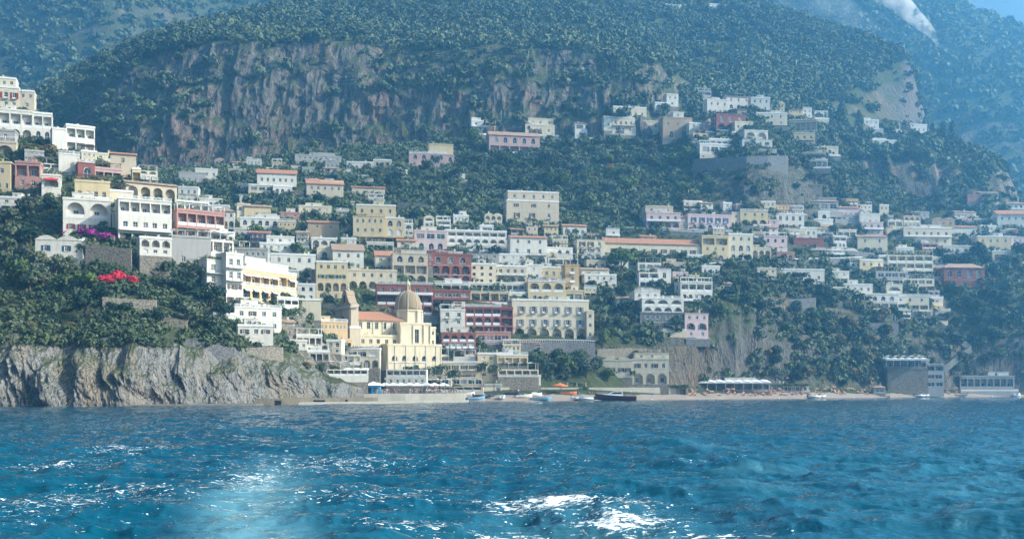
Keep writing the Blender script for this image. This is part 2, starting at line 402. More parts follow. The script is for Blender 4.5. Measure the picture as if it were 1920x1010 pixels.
def d_far(X, Y, Z, px): return X, Y - 40 * fbm(X / 200, Z / 200, Y / 400, 4, 61), Z + 6 * fbm(X / 40, Y / 40, Z / 60, 3, 63)
def d_farr(X, Y, Z, px):
    Y = Y - 30 * fbm(X / 160, Z / 160, Y / 400, 4, 71)
    k = np.clip(1 - np.abs(Z - 275) / 45, 0, 1); s = 9.0; q = Z / s - np.floor(Z / s)
    return X, Y, Z - k * s * (q - np.clip((q - 0.72) / 0.28, 0, 1))
terrain('far_mountain', None, [(-300, [(1150, 420), (1300, 180), (1500, 0), (1750, -250), (1900, -200)]), (60, [(1150, 420), (1270, 190), (1450, 0), (1750, -250), (1900, -200)]),
   (200, [(1150, 420), (1280, 170), (1400, 0), (1750, -230), (1900, -180)]), (420, [(1150, 420), (1420, 150), (1600, 0), (1850, -200), (1950, -150)]), (900, [(1250, 420), (1500, 150), (1650, 0), (1900, -200), (2000, -150)])],
   8, [10, 20, 20, 3], M['cliff'], d_far, 3, 2)
terrain('far_slope', None, [(1000, [(1050, 500), (1200, 200), (1500, -60), (1700, -120), (1800, -60)]), (1450, [(1050, 500), (1200, 200), (1450, -60), (1600, -110), (1700, -60)]), (1700, [(1000, 500), (1150, 240), (1350, 20), (1500, -50), (1600, 0)]),
   (1790, [(1000, 500), (1130, 250), (1300, 60), (1450, 2), (1550, 50)]), (1850, [(1000, 500), (1120, 250), (1280, 90), (1430, 28), (1550, 70)]), (1920, [(1000, 500), (1110, 260), (1260, 120), (1420, 52), (1500, 90)]), (2300, [(1000, 500), (1100, 330), (1250, 260), (1400, 200), (1500, 230)])],
   6, [34, 40, 20, 3], M['cliff'], d_farr, 3, 1)

def d_head(X, Y, Z, px):
    st = np.clip(1 - np.abs(Z - 8) / 11.0, 0, 1) ** 0.6
    sh_ = X + 0.35 * Z
    big = fbm(sh_ / 11, Z / 22, Y / 60, 2, 81); blk = fbm(sh_ / 4.2, Z / 7.5, Y / 40, 2, 83); fine = fbm(sh_ / 1.5, Z / 3.2, Y / 20, 3, 85, True)
    blk = np.round(blk * 5) / 5 * 0.6 + blk * 0.4
    Y = Y - st * (7.0 * big + 5.0 * blk + 1.5 * fine)
    X = X + st * 1.2 * fbm(X / 5, Z / 5, Y / 30, 3, 87)
    Z = Z + np.clip((Z - 2) / 8, 0, 1) * np.clip((26 - Z) / 10, 0, 1) * 3.0 * fbm(X / 9, Y / 9, Z * 0, 3, 93)
    k = np.clip((Z - 14) / 8, 0, 1)
    Y = Y - k * 2.2 * fbm(X / 12, Z / 12, Y / 30, 4, 89)
    return X, Y, Z
hd = []
def hrow(px, yw, top, pts, crest):
    hd.append((px, [(yw - 8, None, -3), (yw, None, -0.2), (yw + 3, 724 + (top - 724) * 0.35), (yw + 7, 724 + (top - 724) * 0.72), (yw + 11, top)] + pts + [crest, (crest[0] + 50, crest[1] + 60)]))
hrow(-300, 258, 640, [(300, 560), (335, 440), (375, 300)], (440, 170))
hrow(0, 262, 636, [(292, 585), (330, 470), (375, 330)], (440, 192))
hrow(60, 262, 640, [(292, 585), (328, 470), (370, 340)], (425, 210))
hrow(120, 264, 636, [(292, 590), (325, 480), (360, 370)], (412, 262))
hrow(200, 266, 628, [(294, 575), (322, 480), (350, 390)], (395, 310))
hrow(270, 270, 638, [(298, 590), (320, 510), (345, 430)], (378, 345))
hrow(340, 275, 645, [(302, 610), (320, 550), (338, 480)], (362, 395))
hrow(430, 285, 655, [(308, 632), (318, 590), (330, 530)], (348, 455))
hrow(480, 292, 662, [(314, 640), (322, 610), (332, 570)], (346, 510))
hrow(560, 304, 690, [(322, 668), (330, 640), (338, 612)], (348, 570))
hrow(640, 320, 705, [(338, 690), (342, 675), (348, 665)], (356, 650))
hrow(690, 336, 728, [(350, 722), (354, 716), (358, 712)], (364, 705))
hrow(730, 352, 752, [(366, 748), (368, 744), (370, 742)], (376, 740))
terrain('headland', None, hd, 2.0, [4, 22, 26, 22, 14, 16, 16, 14, 5], M['headland'], d_head, 3, 1, False)

# beach sheet over the shore
bm_, bt, bb = new_mat('beach_shingle'); v = coords(bt)
bt.links.new(mixc(bt, noise(bt, 0.25, 6, 0.7, v), (0.20, 0.155, 0.12), (0.42, 0.33, 0.25)), bb.inputs['Base Color']); bb.inputs['Roughness'].default_value = 0.95
M['beach'] = bm_
bp, bs = [], []
for c, s, r in hill_rows: bp.append(c); bs.append(s)
pxs = np.arange(690, 2200, 8.0); sh = np.interp(pxs, bp, bs)
rows = []
for a, zz in ((-14, -1.6), (-2.5, 0.0), (2, 0.55), (9, 1.7), (20, 2.9), (34, 4.3)):
    Yb = sh + a + 1.2 * vnoise(pxs / 22, pxs * 0, pxs * 0, 5) * (1 if a < 5 else 0)
    rows.append(np.stack([(pxs - 960) / F * Yb, Yb, np.full_like(Yb, zz) + 0.12 * vnoise(pxs / 9, pxs * 0 + a, pxs * 0, 6)], 1))
bv_ = np.concatenate(rows); bfc = grid_faces(len(rows), len(pxs))
tag(link('beach', mesh_np('beach', bv_, bfc, [M['beach']], True)), None, None, None, 'structure')
TERR['beach'] = dict(bvh=BVHTree.FromPolygons([tuple(q) for q in bv_.tolist()], bfc.tolist()))

# sea: one sheet, real swell and chop near the eye
ny, nx = 900, 760
yy = np.concatenate([np.geomspace(16, 700, ny - 2), [1500, 4000]]); uu = np.linspace(-0.62, 0.62, nx)
yy_, uu_ = np.meshgrid(yy, uu, indexing='ij'); Xs = uu_ * yy_; Ys = yy_
amp = np.clip(1.15 - Ys / 420, 0.12, 1) * np.clip((560 - Ys) / 200, 0, 1)
wx_ = Xs + 0.5 * vnoise(Xs / 4, Ys / 4, Xs * 0, 99)
Zs = 0.42 * fbm(wx_ / 7.0, Ys / 3.2, Xs * 0, 3, 101, True) + 0.30 * fbm(wx_ / 2.8, Ys / 1.25, Xs * 0, 4, 105, True) + 0.20 * np.sin(Ys / 5.5 + Xs / 26 + 1.6 * vnoise(Xs / 18, Ys / 18, Xs * 0, 107))
def wv(px, py, rx, ry, a, tilt=0.0):          # single crests of the boat's wash, placed on the water
    Yc = CAM_H * F / (py - HOR); Xc = (px - 960) / F * Yc
    dx = Xs - Xc; dy = Ys - Yc + tilt * dx
    return a * np.exp(-(dx / rx) ** 2 - (dy / ry) ** 2)
CR = []
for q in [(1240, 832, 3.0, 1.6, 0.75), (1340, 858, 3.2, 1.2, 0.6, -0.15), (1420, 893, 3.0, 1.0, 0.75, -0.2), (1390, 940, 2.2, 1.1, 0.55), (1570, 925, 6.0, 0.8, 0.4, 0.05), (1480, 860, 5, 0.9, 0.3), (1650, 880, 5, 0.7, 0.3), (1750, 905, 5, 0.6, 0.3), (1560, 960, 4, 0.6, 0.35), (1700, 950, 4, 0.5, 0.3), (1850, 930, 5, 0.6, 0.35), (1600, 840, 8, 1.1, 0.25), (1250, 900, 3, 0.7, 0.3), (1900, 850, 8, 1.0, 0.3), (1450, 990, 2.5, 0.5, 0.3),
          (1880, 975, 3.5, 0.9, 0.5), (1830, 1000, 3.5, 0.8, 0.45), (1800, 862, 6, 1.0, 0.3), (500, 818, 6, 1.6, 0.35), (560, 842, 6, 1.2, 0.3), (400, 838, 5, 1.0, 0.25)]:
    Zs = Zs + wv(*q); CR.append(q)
Zs = Zs * amp - 0.05
smooth_wake = np.exp(-((Xs - (-8.8 - (Ys - 35) * 0.19) + 0.5 * vnoise(Xs / 3, Ys / 5, Xs * 0, 55)) / 1.9) ** 2) * np.clip((78 - Ys) / 24, 0, 1)
Zs = Zs * (1 - 0.55 * smooth_wake)
m, t, b = new_mat('sea_water')
v = coords(t); b.inputs['IOR'].default_value = 1.33; b.inputs['Roughness'].default_value = 0.045
at = t.nodes.new('ShaderNodeAttribute'); at.attribute_name = 'foam_glints'; at2 = t.nodes.new('ShaderNodeAttribute'); at2.attribute_name = 'wake_sheen'
deep = mixc(t, noise(t, 0.05, 4, 0.6, v), (0.000, 0.036, 0.078), (0.000, 0.080, 0.128))
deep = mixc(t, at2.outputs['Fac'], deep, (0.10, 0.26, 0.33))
fn = noise(t, 1.5, 8, 0.78, coords(t, (0.6, 1.7, 1)), 1.6)
ms = t.nodes.new('ShaderNodeMath'); ms.operation = 'MULTIPLY_ADD'; t.links.new(at.outputs['Fac'], ms.inputs[0]); ms.inputs[1].default_value = 0.42; t.links.new(fn, ms.inputs[2])
fm = ramp(t, ms.outputs[0], [(0.76, 0.0), (0.83, 1.0)])
fk = noise(t, 5.5, 3, 0.6, coords(t, (0.5, 1.3, 1)), 0.5)  # fine white flecks painted in place of sun glints
m2 = t.nodes.new('ShaderNodeMath'); m2.operation = 'MULTIPLY_ADD'; t.links.new(at.outputs['Fac'], m2.inputs[0]); m2.inputs[1].default_value = 0.34; t.links.new(fk, m2.inputs[2])
m3 = t.nodes.new('ShaderNodeMath'); m3.operation = 'MAXIMUM'; t.links.new(fm, m3.inputs[0]); t.links.new(ramp(t, m2.outputs[0], [(0.785, 0.0), (0.81, 1.0)]), m3.inputs[1]); fm = m3.outputs[0]
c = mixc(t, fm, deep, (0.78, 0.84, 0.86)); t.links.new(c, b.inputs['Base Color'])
rr = t.nodes.new('ShaderNodeMath'); rr.operation = 'MULTIPLY_ADD'; t.links.new(fm, rr.inputs[0]); rr.inputs[1].default_value = 0.6; rr.inputs[2].default_value = 0.025; t.links.new(rr.outputs[0], b.inputs['Roughness'])
hh = t.nodes.new('ShaderNodeMath'); hh.operation = 'ADD'
t.links.new(noise(t, 0.8, 4, 0.55, coords(t, (0.6, 1.6, 1)), 0.4), hh.inputs[0]); t.links.new(noise(t, 0.18, 3, 0.6, coords(t, (0.6, 1.6, 1))), hh.inputs[1])
bump(t, b, hh.outputs[0], 0.65, 0.4)
me = mesh_np('sea', np.stack([Xs.ravel(), Ys.ravel(), Zs.ravel()], 1), grid_faces(ny, nx), [m], True)
pyS = HOR + CAM_H * F / Ys; pxS = 960 + F * Xs / Ys
foam_glints = np.zeros_like(Xs)
def fo(px, py, rx, ry, a):
    global foam_glints
    Yc = CAM_H * F / (py - HOR); Xc = (px - 960) / F * Yc
    foam_glints = np.maximum(foam_glints, a * np.exp(-((Xs - Xc) / rx) ** 2 - ((Ys - Yc) / ry) ** 2))
for q in [(1180, 985, 3.0, 2.6, 0.76), (960, 1005, 2.4, 1.8, 0.76), (1060, 955, 5, 4, 0.64), (1330, 1008, 3, 1.4, 0.58), (780, 990, 3, 2, 0.42), (1420, 888, 0.9, 1.0, 0.7), (1100, 880, 8, 5, 0.33), (1000, 860, 10, 7, 0.30), (240, 850, 4, 3, 0.45), (90, 872, 4, 3, 0.40),
          (500, 800, 9, 8, 0.28), (170, 800, 6, 5, 0.34), (100, 960, 6, 5, 0.36), (260, 930, 6, 5, 0.34), (700, 940, 6, 7, 0.36), (640, 870, 10, 12, 0.38), (1350, 872, 4, 3, 0.45), (480, 900, 3, 10, 0.4)]: fo(*q)
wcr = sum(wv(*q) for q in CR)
foam_glints = foam_glints * 0.94 + 0.06 + 0.10 * np.clip((1250 - pxS) / 900, 0, 1) + 0.03 * smooth_wake  # base level spreads foam and painted glints, stronger to the left
wake_sheen = smooth_wake * (0.75 + 0.3 * fbm(Xs / 1.2, Ys / 2, Xs * 0, 3, 57)) + np.exp(-((Xs - 2.5) / 4.0) ** 2) * np.clip((46 - Ys) / 12, 0, 1) * 0.3 + 0.45 * wcr * np.clip(0.5 + fbm(Xs / 2.5, Ys / 0.8, Xs * 0, 3, 59) * 1.5, 0, 1)  # last term paints sky reflections on the crests as lighter water
for nm_, arr in (('foam_glints', foam_glints), ('wake_sheen', np.clip(wake_sheen, 0, 1))):
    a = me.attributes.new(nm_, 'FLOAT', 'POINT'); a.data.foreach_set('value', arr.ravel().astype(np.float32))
tag(link('sea', me), None, None, None, 'structure')
# seabed under everything, out to the horizon
tag(link('seabed', mesh_np('seabed', [(-6000, -200, -3.5), (6000, -200, -3.5), (6000, 8000, -3.5), (-6000, 8000, -3.5)], [(0, 1, 2, 3)], [M['hill']])), None, None, None, 'structure')
# ------------------------------------------------------------ foliage
def crown_pts(n, lobes, seed, leaf, flat=0.8, spread=0.62, shell=0.72):
    """leaf quads on the shells of several lobes; unit crown radius about 1, base at z=0"""
    g = np.random.default_rng(seed)
    L = []
    for i in range(lobes):
        a = g.uniform(0, 2 * np.pi); r = spread * math.sqrt(g.uniform(0, 1)); s = g.uniform(0.34, 0.62)
        L.append((r * math.cos(a), r * math.sin(a), 0.45 + g.uniform(-0.15, 0.75) * flat * (1.1 - r), s))
    L = np.array(L); k = g.integers(0, lobes, n)
    d = g.normal(size=(n, 3)); d /= np.linalg.norm(d, axis=1)[:, None]; d[:, 2] = np.where(d[:, 2] < -0.5, -d[:, 2], d[:, 2])
    rad = L[k, 3] * g.uniform(shell, 1.08, n)
    c = L[k, :3] + d * rad[:, None] * np.array([1, 1, 0.85])
    nrm = d + g.normal(size=(n, 3)) * 0.45; nrm /= np.linalg.norm(nrm, axis=1)[:, None]
    u = np.cross(nrm, g.normal(size=(n, 3))); u /= np.linalg.norm(u, axis=1)[:, None]; v = np.cross(nrm, u)
    s = leaf * g.uniform(0.6, 1.35, n)[:, None]
    q = np.stack([c - u * s - v * s * 0.7, c + u * s - v * s * 0.7, c + u * s * 0.8 + v * s * 0.8, c - u * s * 0.7 + v * s], 1)
    return q     # n,4,3
def scatter(name, keys, count, size, quads, leaf, label, mat, zmin=-1e9, nz=0.5, mask=None, seed=1, group=None, nproto=8, floorf=0.06):
    g = np.random.default_rng(seed)
    protos = [crown_pts(quads, 5 + (i % 3), 300 + i + seed * 10, leaf) for i in range(nproto)]
    pts = []
    for key in keys:
        T = TERR[key]; X, Y, Z = T['X'], T['Y'], T['Z']
        p00 = np.stack([X[:-1, :-1], Y[:-1, :-1], Z[:-1, :-1]], -1); p10 = np.stack([X[1:, :-1], Y[1:, :-1], Z[1:, :-1]], -1); p01 = np.stack([X[:-1, 1:], Y[:-1, 1:], Z[:-1, 1:]], -1)
        nr = np.cross(p01 - p00, p10 - p00); ar = np.linalg.norm(nr, axis=-1); nzv = np.abs(nr[..., 2]) / (ar + 1e-9)
        c = (p01 + p10) / 2
        wgt = ar * np.clip((nzv - nz) / 0.12, floorf, 1) * (c[..., 2] > zmin)
        if mask is not None: wgt = wgt * mask(c, key)
        wgt = wgt.ravel(); wgt /= wgt.sum(); nn = int(count / len(keys))
        idx = g.choice(len(wgt), nn, p=wgt); a, b_ = g.uniform(0, 1, nn)[:, None], g.uniform(0, 1, nn)[:, None]
        P0 = p00.reshape(-1, 3)[idx]; pts.append(P0 + a * (p10.reshape(-1, 3)[idx] - P0) + b_ * (p01.reshape(-1, 3)[idx] - P0))
    pts = np.concatenate(pts); n = len(pts)
    sz = size * np.minimum(np.exp(g.normal(0, 0.42, n)), 1.7); an = g.uniform(0, 2 * np.pi, n); kk = g.integers(0, nproto, n)
    tint0 = 0.5 + 0.75 * fbm(pts[:, 0] / 60, pts[:, 1] / 60, pts[:, 2] / 60, 3, seed) + g.normal(0, 0.17, n)
    V = []; TN = []
    for k in range(nproto):
        w_ = np.where(kk == k)[0]
        if not len(w_): continue
        q = protos[k].reshape(-1, 3); ca, sa = np.cos(an[w_])[:, None], np.sin(an[w_])[:, None]
        x = (q[None, :, 0] * ca - q[None, :, 1] * sa) * sz[w_][:, None] + pts[w_, 0][:, None]
        y = (q[None, :, 0] * sa + q[None, :, 1] * ca) * sz[w_][:, None] + pts[w_, 1][:, None]
        z = (q[None, :, 2] - 0.25) * sz[w_][:, None] * g.uniform(0.8, 1.3, len(w_))[:, None] + pts[w_, 2][:, None]
        V.append(np.stack([x, y, z], -1).reshape(-1, 3)); TN.append(np.repeat(tint0[w_], q.shape[0]))
    V = np.concatenate(V); TN = np.concatenate(TN)
    me = mesh_np(name, V, np.arange(len(V)).reshape(-1, 4), [mat])
    at = me.attributes.new('tint', 'FLOAT', 'POINT'); at.data.foreach_set('value', np.clip(TN, 0, 1).astype(np.float32))
    o = link(name, me); tag(o, label, None, group, 'stuff'); return o
def crag(c):
    u = 960 + F * c[..., 0] / c[..., 1]; v = HOR - (c[..., 2] - CAM_H) / c[..., 1] * F
    return (((u > 1238) & (u < 1332) & (v > 622) & (v < 712)) | ((u > 1336) & (u < 1470) & (v > 572) & (v < 700) & (fbm(c[..., 0] / 12, c[..., 1] / 12, c[..., 2] / 25, 2, 8) > -0.3)) | ((u > 1330) & (u < 1570) & (v > 318) & (v < 402) & (fbm(c[..., 0] / 14, c[..., 1] / 14, c[..., 2] / 14, 2, 9) > -0.15)) | ((u > 1740) & (v > 650) & (v < 715) & (fbm(c[..., 0] / 14, c[..., 1] / 14, c[..., 2] / 14, 2, 10) > 0))).astype(float)
def town(c):
    u = 960 + F * c[..., 0] / c[..., 1]; v = HOR - (c[..., 2] - CAM_H) / c[..., 1] * F
    a = ((u > 580) & (u < 1100) & (v > 440) & (v < 700)) | ((u > 1180) & (u < 1800) & (v > 395) & (v < 480)); d = ((u > 930) & (u < 1125) & (v > 560) & (v < 662)) | ((u > 1100) & (u < 1300) & (v > 655))
    return np.where(d, 0.06, np.where(a, 0.38, 1.0))
def in_u(c): return 960 + F * c[..., 0] / c[..., 1]
scatter('mountain_forest', ['mountain'], 17000, 3.8, 110, 0.125, 'dense green woods covering the mountain above the grey cliff', M['forest'], 60, 0.62, lambda c, k: (in_u(c) > -100) * (in_u(c) < 1800) * np.where(in_u(c) > 1380, 3.0, 1.0) * (0.35 + 0.65 * (fbm(c[..., 0] / 30, c[..., 1] / 30, c[..., 2] / 30, 3, 5) > -0.15)), 1, floorf=0.03)
scatter('promontory_scrub', ['promontory'], 1700, 3.0, 64, 0.19, 'scrub and bushes on the rocky promontory below the cypresses', M['forest'], 60, 0.5, None, 2)
def fz(c): return (in_u(c) > -100) * (in_u(c) < 2050) * (c[..., 2] > 90)
scatter('distant_forest', ['far_mountain', 'far_slope'], 14000, 5.8, 46, 0.20, 'hazy distant woods on the mountains far behind', M['forest'], 20, 0.45, lambda c, k: fz(c) * (1.0 if k == 'far_mountain' else np.where((c[..., 2] > 225) & (c[..., 2] < 330) & (in_u(c) > 1730), 0.55, 1.0)), 3)
scatter('hillside_undergrowth', ['hillside'], 16000, 2.2, 64, 0.16, 'green undergrowth and terraced gardens between the houses of the town', M['forest'], 7, 0.35, lambda c, k: (in_u(c) > 100) * (in_u(c) < 2000) * (1 - 0.97 * crag(c)) * town(c), 4, floorf=0.75)
scatter('headland_scrub', ['headland'], 9500, 1.2, 60, 0.18, 'low scrub and gardens growing on the near headland', M['forest'], 15, 0.35, lambda c, k: (in_u(c) > -60) * (in_u(c) < 720) * (c[..., 2] > 12) * np.clip(0.5 + 1.6 * fbm(c[..., 0] / 9, c[..., 1] / 9, c[..., 2] / 9, 2, 6), 0.1, 1), 5, floorf=0.2)

# individually built trees: crown + trunk, copied
def tree_proto(name, kind, seed):
    root = empty(name, (0, 0, 0)); g = random.Random(seed); t = MB()
    if kind == 'broad':       # unit: crown radius 1, crown base at z=.55
        q = crown_pts(620, 9, seed, 0.085, 0.9) + np.array([0, 0, 0.45]); mat = M['leaf']
        t.tube((0, 0, -1.0), (0.03, 0, 0.6), 0.10, 0.07, 7)
        for i in range(5):
            a = g.uniform(0, 6.28); t.tube((0.02, 0, 0.45 + 0.06 * i), (0.55 * math.cos(a), 0.55 * math.sin(a), 1.0 + 0.1 * i), 0.045, 0.015, 5)
    elif kind == 'olive':
        q = crown_pts(560, 8, seed, 0.085, 0.6) + np.array([0, 0, 0.3]); mat = M['leaf_olive']
        t.tube((0, 0, -1.0), (0.06, 0, 0.45), 0.11, 0.07, 7)
        for i in range(4):
            a = g.uniform(0, 6.28); t.tube((0.03, 0, 0.35), (0.5 * math.cos(a), 0.5 * math.sin(a), 0.85), 0.045, 0.015, 5)
    elif kind == 'shrub':
        q = crown_pts(420, 6, seed, 0.1, 0.35, 0.5) - np.array([0, 0, 0.12]); mat = M['leaf']
        t.tube((0, 0, -0.6), (0, 0, 0.35), 0.06, 0.03, 5)
    elif kind == 'pine':      # broad dark umbrella pine
        q = crown_pts(640, 9, seed, 0.08, 0.22, 0.7) + np.array([0, 0, 1.15]); mat = M['leaf_dark']
        t.tube((0, 0, -1.0), (0.05, 0, 1.3), 0.08, 0.05, 7)
        for i in range(6):
            a = i * 1.05; t.tube((0.04, 0, 1.05), (0.6 * math.cos(a), 0.6 * math.sin(a), 1.5), 0.035, 0.012, 5)
    elif kind == 'cypress':   # tall spindle, unit height 1, radius ~.12
        gg = np.random.default_rng(seed); n = 700; h = gg.uniform(0, 1, n) ** 0.9; r = 0.13 * np.sin(np.pi * np.clip(h * 0.86 + 0.13, 0, 1)) ** 0.8 * gg.uniform(0.75, 1.15, n); a = gg.uniform(0, 6.28, n)
        c = np.stack([r * np.cos(a), r * np.sin(a), 0.05 + h * 0.95], 1); d = np.stack([np.cos(a), np.sin(a), 0.3 + 0 * a], 1) + gg.normal(size=(n, 3)) * 0.35
        d /= np.linalg.norm(d, axis=1)[:, None]; u = np.cross(d, [0, 0, 1.0]); u /= np.linalg.norm(u, axis=1)[:, None]; v_ = np.cross(d, u); s = 0.016
        q = np.stack([c - u * s, c + u * s * 0.6 - v_ * s * 1.4, c + u * s, c + v_ * s * 2.6], 1); mat = M['leaf_dark']
        t.tube((0, 0, -0.15), (0, 0, 0.3), 0.02, 0.012, 6)
    elif kind == 'palm':
        gg = np.random.default_rng(seed); Q = []
        for i in range(26):
            a = i * 2.4; el = gg.uniform(-0.1, 1.0); p0 = np.array([0, 0, 1.6]); 
            for j in range(6):
                ss = j / 6.0; s2 = (j + 1) / 6.0
                f_ = lambda s: p0 + np.array([math.cos(a) * s * 0.95, math.sin(a) * s * 0.95, s * el - 0.9 * s * s])
                A, B = f_(ss), f_(s2); wd = 0.16 * (1 - ss * 0.6); sd = np.array([-math.sin(a), math.cos(a), 0]) * wd
                Q.append([A, B, B + sd - np.array([0, 0, 0.1]), A + sd - np.array([0, 0, 0.1])]); Q.append([A, B, B - sd - np.array([0, 0, 0.1]), A - sd - np.array([0, 0, 0.1])])
        q = np.array(Q); mat = M['leaf']; t.tube((0, 0, -0.8), (0.04, 0, 1.6), 0.075, 0.055, 7)
    cm = mesh_np(name + '_crown', q.reshape(-1, 3), np.arange(q.shape[0] * 4).reshape(-1, 4), [mat])
    child('crown', cm, root); child('trunk', t.mesh(name + '_trunk', [M['trunk']]), root); return root
PROTO = {}; USED = set()
for kd, nm_, n in (('broad', 'broadleaf_tree', 5), ('olive', 'olive_tree', 4), ('shrub', 'shrub', 3), ('pine', 'umbrella_pine', 2), ('cypress', 'cypress_tree', 2), ('palm', 'palm_tree', 1)):
    PROTO[kd] = [tree_proto(nm_, kd, 40 + 7 * i + len(nm_)) for i in range(n)]
TREE_KEYS = ['hillside', 'headland', 'mountain', 'promontory', 'beach']
def plant(kind, px, py, rpx, label, group=None, mat=None, sy=1.0, i=None, cat='tree', lean=None):
    """a tree standing on the ground seen at (px,py), rpx = crown radius in photograph pixels"""
    h = ground(px, py, TREE_KEYS)
    if h is None:
        for dy in range(2, 40, 2):
            h = ground(px, py + dy, TREE_KEYS)
            if h: break
    if h is None: print('MISS tree', label); return None
    p = h[0]; s = rpx * p.y / F
    pr_ = PROTO[kind][rnd.randrange(len(PROTO[kind])) if i is None else i % len(PROTO[kind])]
    if pr_.name not in USED: r = pr_; USED.add(pr_.name)
    else: r = copy_tree(pr_)
    r.location = p; r.rotation_euler = (0, 0, rnd.uniform(0, 6.28)); r.scale = (s, s, s * sy * rnd.uniform(0.92, 1.08))
    tag(r, label, cat, group)
    if mat is not None:
        for k in KIDS[r.name]:
            if k.name.startswith('crown'):
                k.material_slots[0].link = 'OBJECT'; k.material_slots[0].material = mat
    return r
NTREE = 0
def grove(x0, x1, y0, y1, n, rpx, kinds, label, mats=(None,), poly=None):
    global NTREE
    for _ in range(n):
        px, py = rnd.uniform(x0, x1), rnd.uniform(y0, y1)
        if poly and not poly(px, py): continue
        kd = rnd.choice(kinds); plant(kd, px, py, rpx * rnd.uniform(0.7, 1.35), label, label, rnd.choice(mats), cat='tree' if kd != 'shrub' else 'shrub'); NTREE += 1
LO, LD, LL, LY = M['leaf_olive'], M['leaf_dark'], M['leaf_lime'], M['leaf_yel']
B = ['broad', 'broad', 'olive']
grove(880, 1130, 268, 420, 46, 15, B, 'rounded tree on the wooded slope between the pink villas and the square palazzo', (None, None, LO), lambda x, y: not (900 < x < 1050 and y > 370) and not (910 < x < 1015 and y < 300))
grove(690, 900, 300, 420, 26, 13, B, 'leafy tree on the slope between the pink villa and the yellow palazzo', (None, LD, LO), lambda x, y: not (655 < x < 760 and y > 380))
grove(1080, 1300, 265, 400, 30, 14, B, 'leafy tree on terraces below the upper cream villas', (None, LO, LL))
grove(1300, 1500, 290, 380, 10, 10, B, 'small tree clinging to the rocky bluff under the hamlet', (None, LD))
grove(1500, 1780, 255, 400, 34, 13, B, 'tree on the dark wooded hollow beside the upper hamlet', (None, None, LO))
grove(1100, 1190, 560, 700, 16, 14, B, 'dark tree on the wooded gully right of the big cream hotel', (None, LD, LO))
grove(1335, 1450, 495, 600, 16, 14, B, 'tree on the ledge above the shaded gully cliff', (None, LO, LD))
grove(1440, 1680, 600, 728, 52, 13, B, 'dark tree on the steep wood above the sunbathing beach', (None, LD, LD, LY))
grove(1470, 1600, 556, 640, 18, 12, B, 'tree on the shaded slope below the white villa with pines', (None, LD))
grove(1680, 1790, 610, 700, 12, 11, B, 'tree beside the zigzag stairway', (None, LD, LO))
grove(1770, 1930, 480, 690, 40, 16, B, 'dense dark tree on the wooded slope below the red palace', (None, LD, LD))
grove(450, 660, 420, 520, 14, 10, B, 'garden tree among the upper town houses', (None, LL))
grove(300, 460, 330, 400, 5, 8, B, 'dark tree beside the hazy houses under the mountain', (None, LD))

grove(0, 175, 475, 600, 12, 21, B, 'large dark tree in the thicket between the wavy-roofed villa and the sea cliff', (None, LD, LO))
grove(285, 430, 525, 640, 9, 19, B, 'large tree in the thicket left of the stepped white houses', (None, LD, LO))
grove(560, 720, 300, 440, 10, 11, B, 'tree on the slope around the hazy houses below the cliff', (None, LD))
# ------------------------------------------------------------ houses
FR = {'w': 'white', 'n': 'brown', 'g': 'grey', 'b': 'blue', 'e': 'green', 'r': 'redp', 's': 'stone_trim'}
CACHE = {}
def pane_mesh(kind, w, h, fr, var=None):
    """a window or door, origin at its bottom centre on the wall face, set back in its reveal"""
    w = round(w * 5) / 5; h = round(h * 5) / 5; var = rnd.choice('gggcs') if var is None else var; key = (kind, w, h, fr, var)
    if key in CACHE: return CACHE[key]
    b = MB(); x = w / 2; arch = kind == 'arch'; zt = h if not arch else max(0.2, h - x); y0, y1 = 0.14, 0.22
    if arch:
        pts = [(x * math.cos(a), 0.235, zt + x * math.sin(a)) for a in [math.pi * i / 10 for i in range(11)]]
        b.face([(-x, 0.235, 0), (x, 0.235, 0)] + pts, 1)
        for i in range(10):
            p, q = pts[i], pts[i + 1]; k = 0.86
            b.face([(p[0], y0, p[2]), (q[0], y0, q[2]), (q[0] * k, y0, zt + (q[2] - zt) * k), (p[0] * k, y0, zt + (p[2] - zt) * k)], 0)
    else: b.face([(-x, 0.235, 0), (x, 0.235, 0), (x, 0.235, h), (-x, 0.235, h)], 1)
    f = 0.09
    b.box(-x, -x + f, y0, y1, 0, zt); b.box(x - f, x, y0, y1, 0, zt); b.box(-x + f, x - f, y0, y1, 0, f)
    if not arch: b.box(-x + f, x - f, y0, y1, h - f, h)
    b.box(-0.04, 0.04, y0 + 0.01, y1, f, zt - (0 if arch else f))
    if kind != 'door': b.box(-x - 0.12, x + 0.12, -0.10, 0.13, -0.1, -0.003)
    else: b.box(-x + f, x - f, y0 + 0.02, y1, f, h * 0.32)
    if h > 1.0: b.box(-x + f, x - f, y0 + 0.015, y1, zt * 0.62, zt * 0.62 + 0.06)
    CACHE[key] = b.mesh(kind + '_pane', [M[FR[fr]], M['glass'] if var == 'g' else M['curtain'] if var == 'c' else M[rnd.choice(['brown', 'grey', 'green', 'dark', 'white'])]]); return CACHE[key]
def shutter_mesh(w, h, c):
    w = round(w * 5) / 5; h = round(h * 5) / 5; key = ('sh', w, h, c)
    if key in CACHE: return CACHE[key]
    b = MB(); n = max(4, int(h / 0.22))
    b.box(0, w, -0.075, -0.03, 0, h)
    for i in range(n): z = 0.05 + (h - 0.1) * i / n; b.box(0.05, w - 0.05, -0.095, -0.076, z, z + (h - 0.1) / n * 0.55)
    CACHE[key] = b.mesh('shutter', [M[c]]); return CACHE[key]
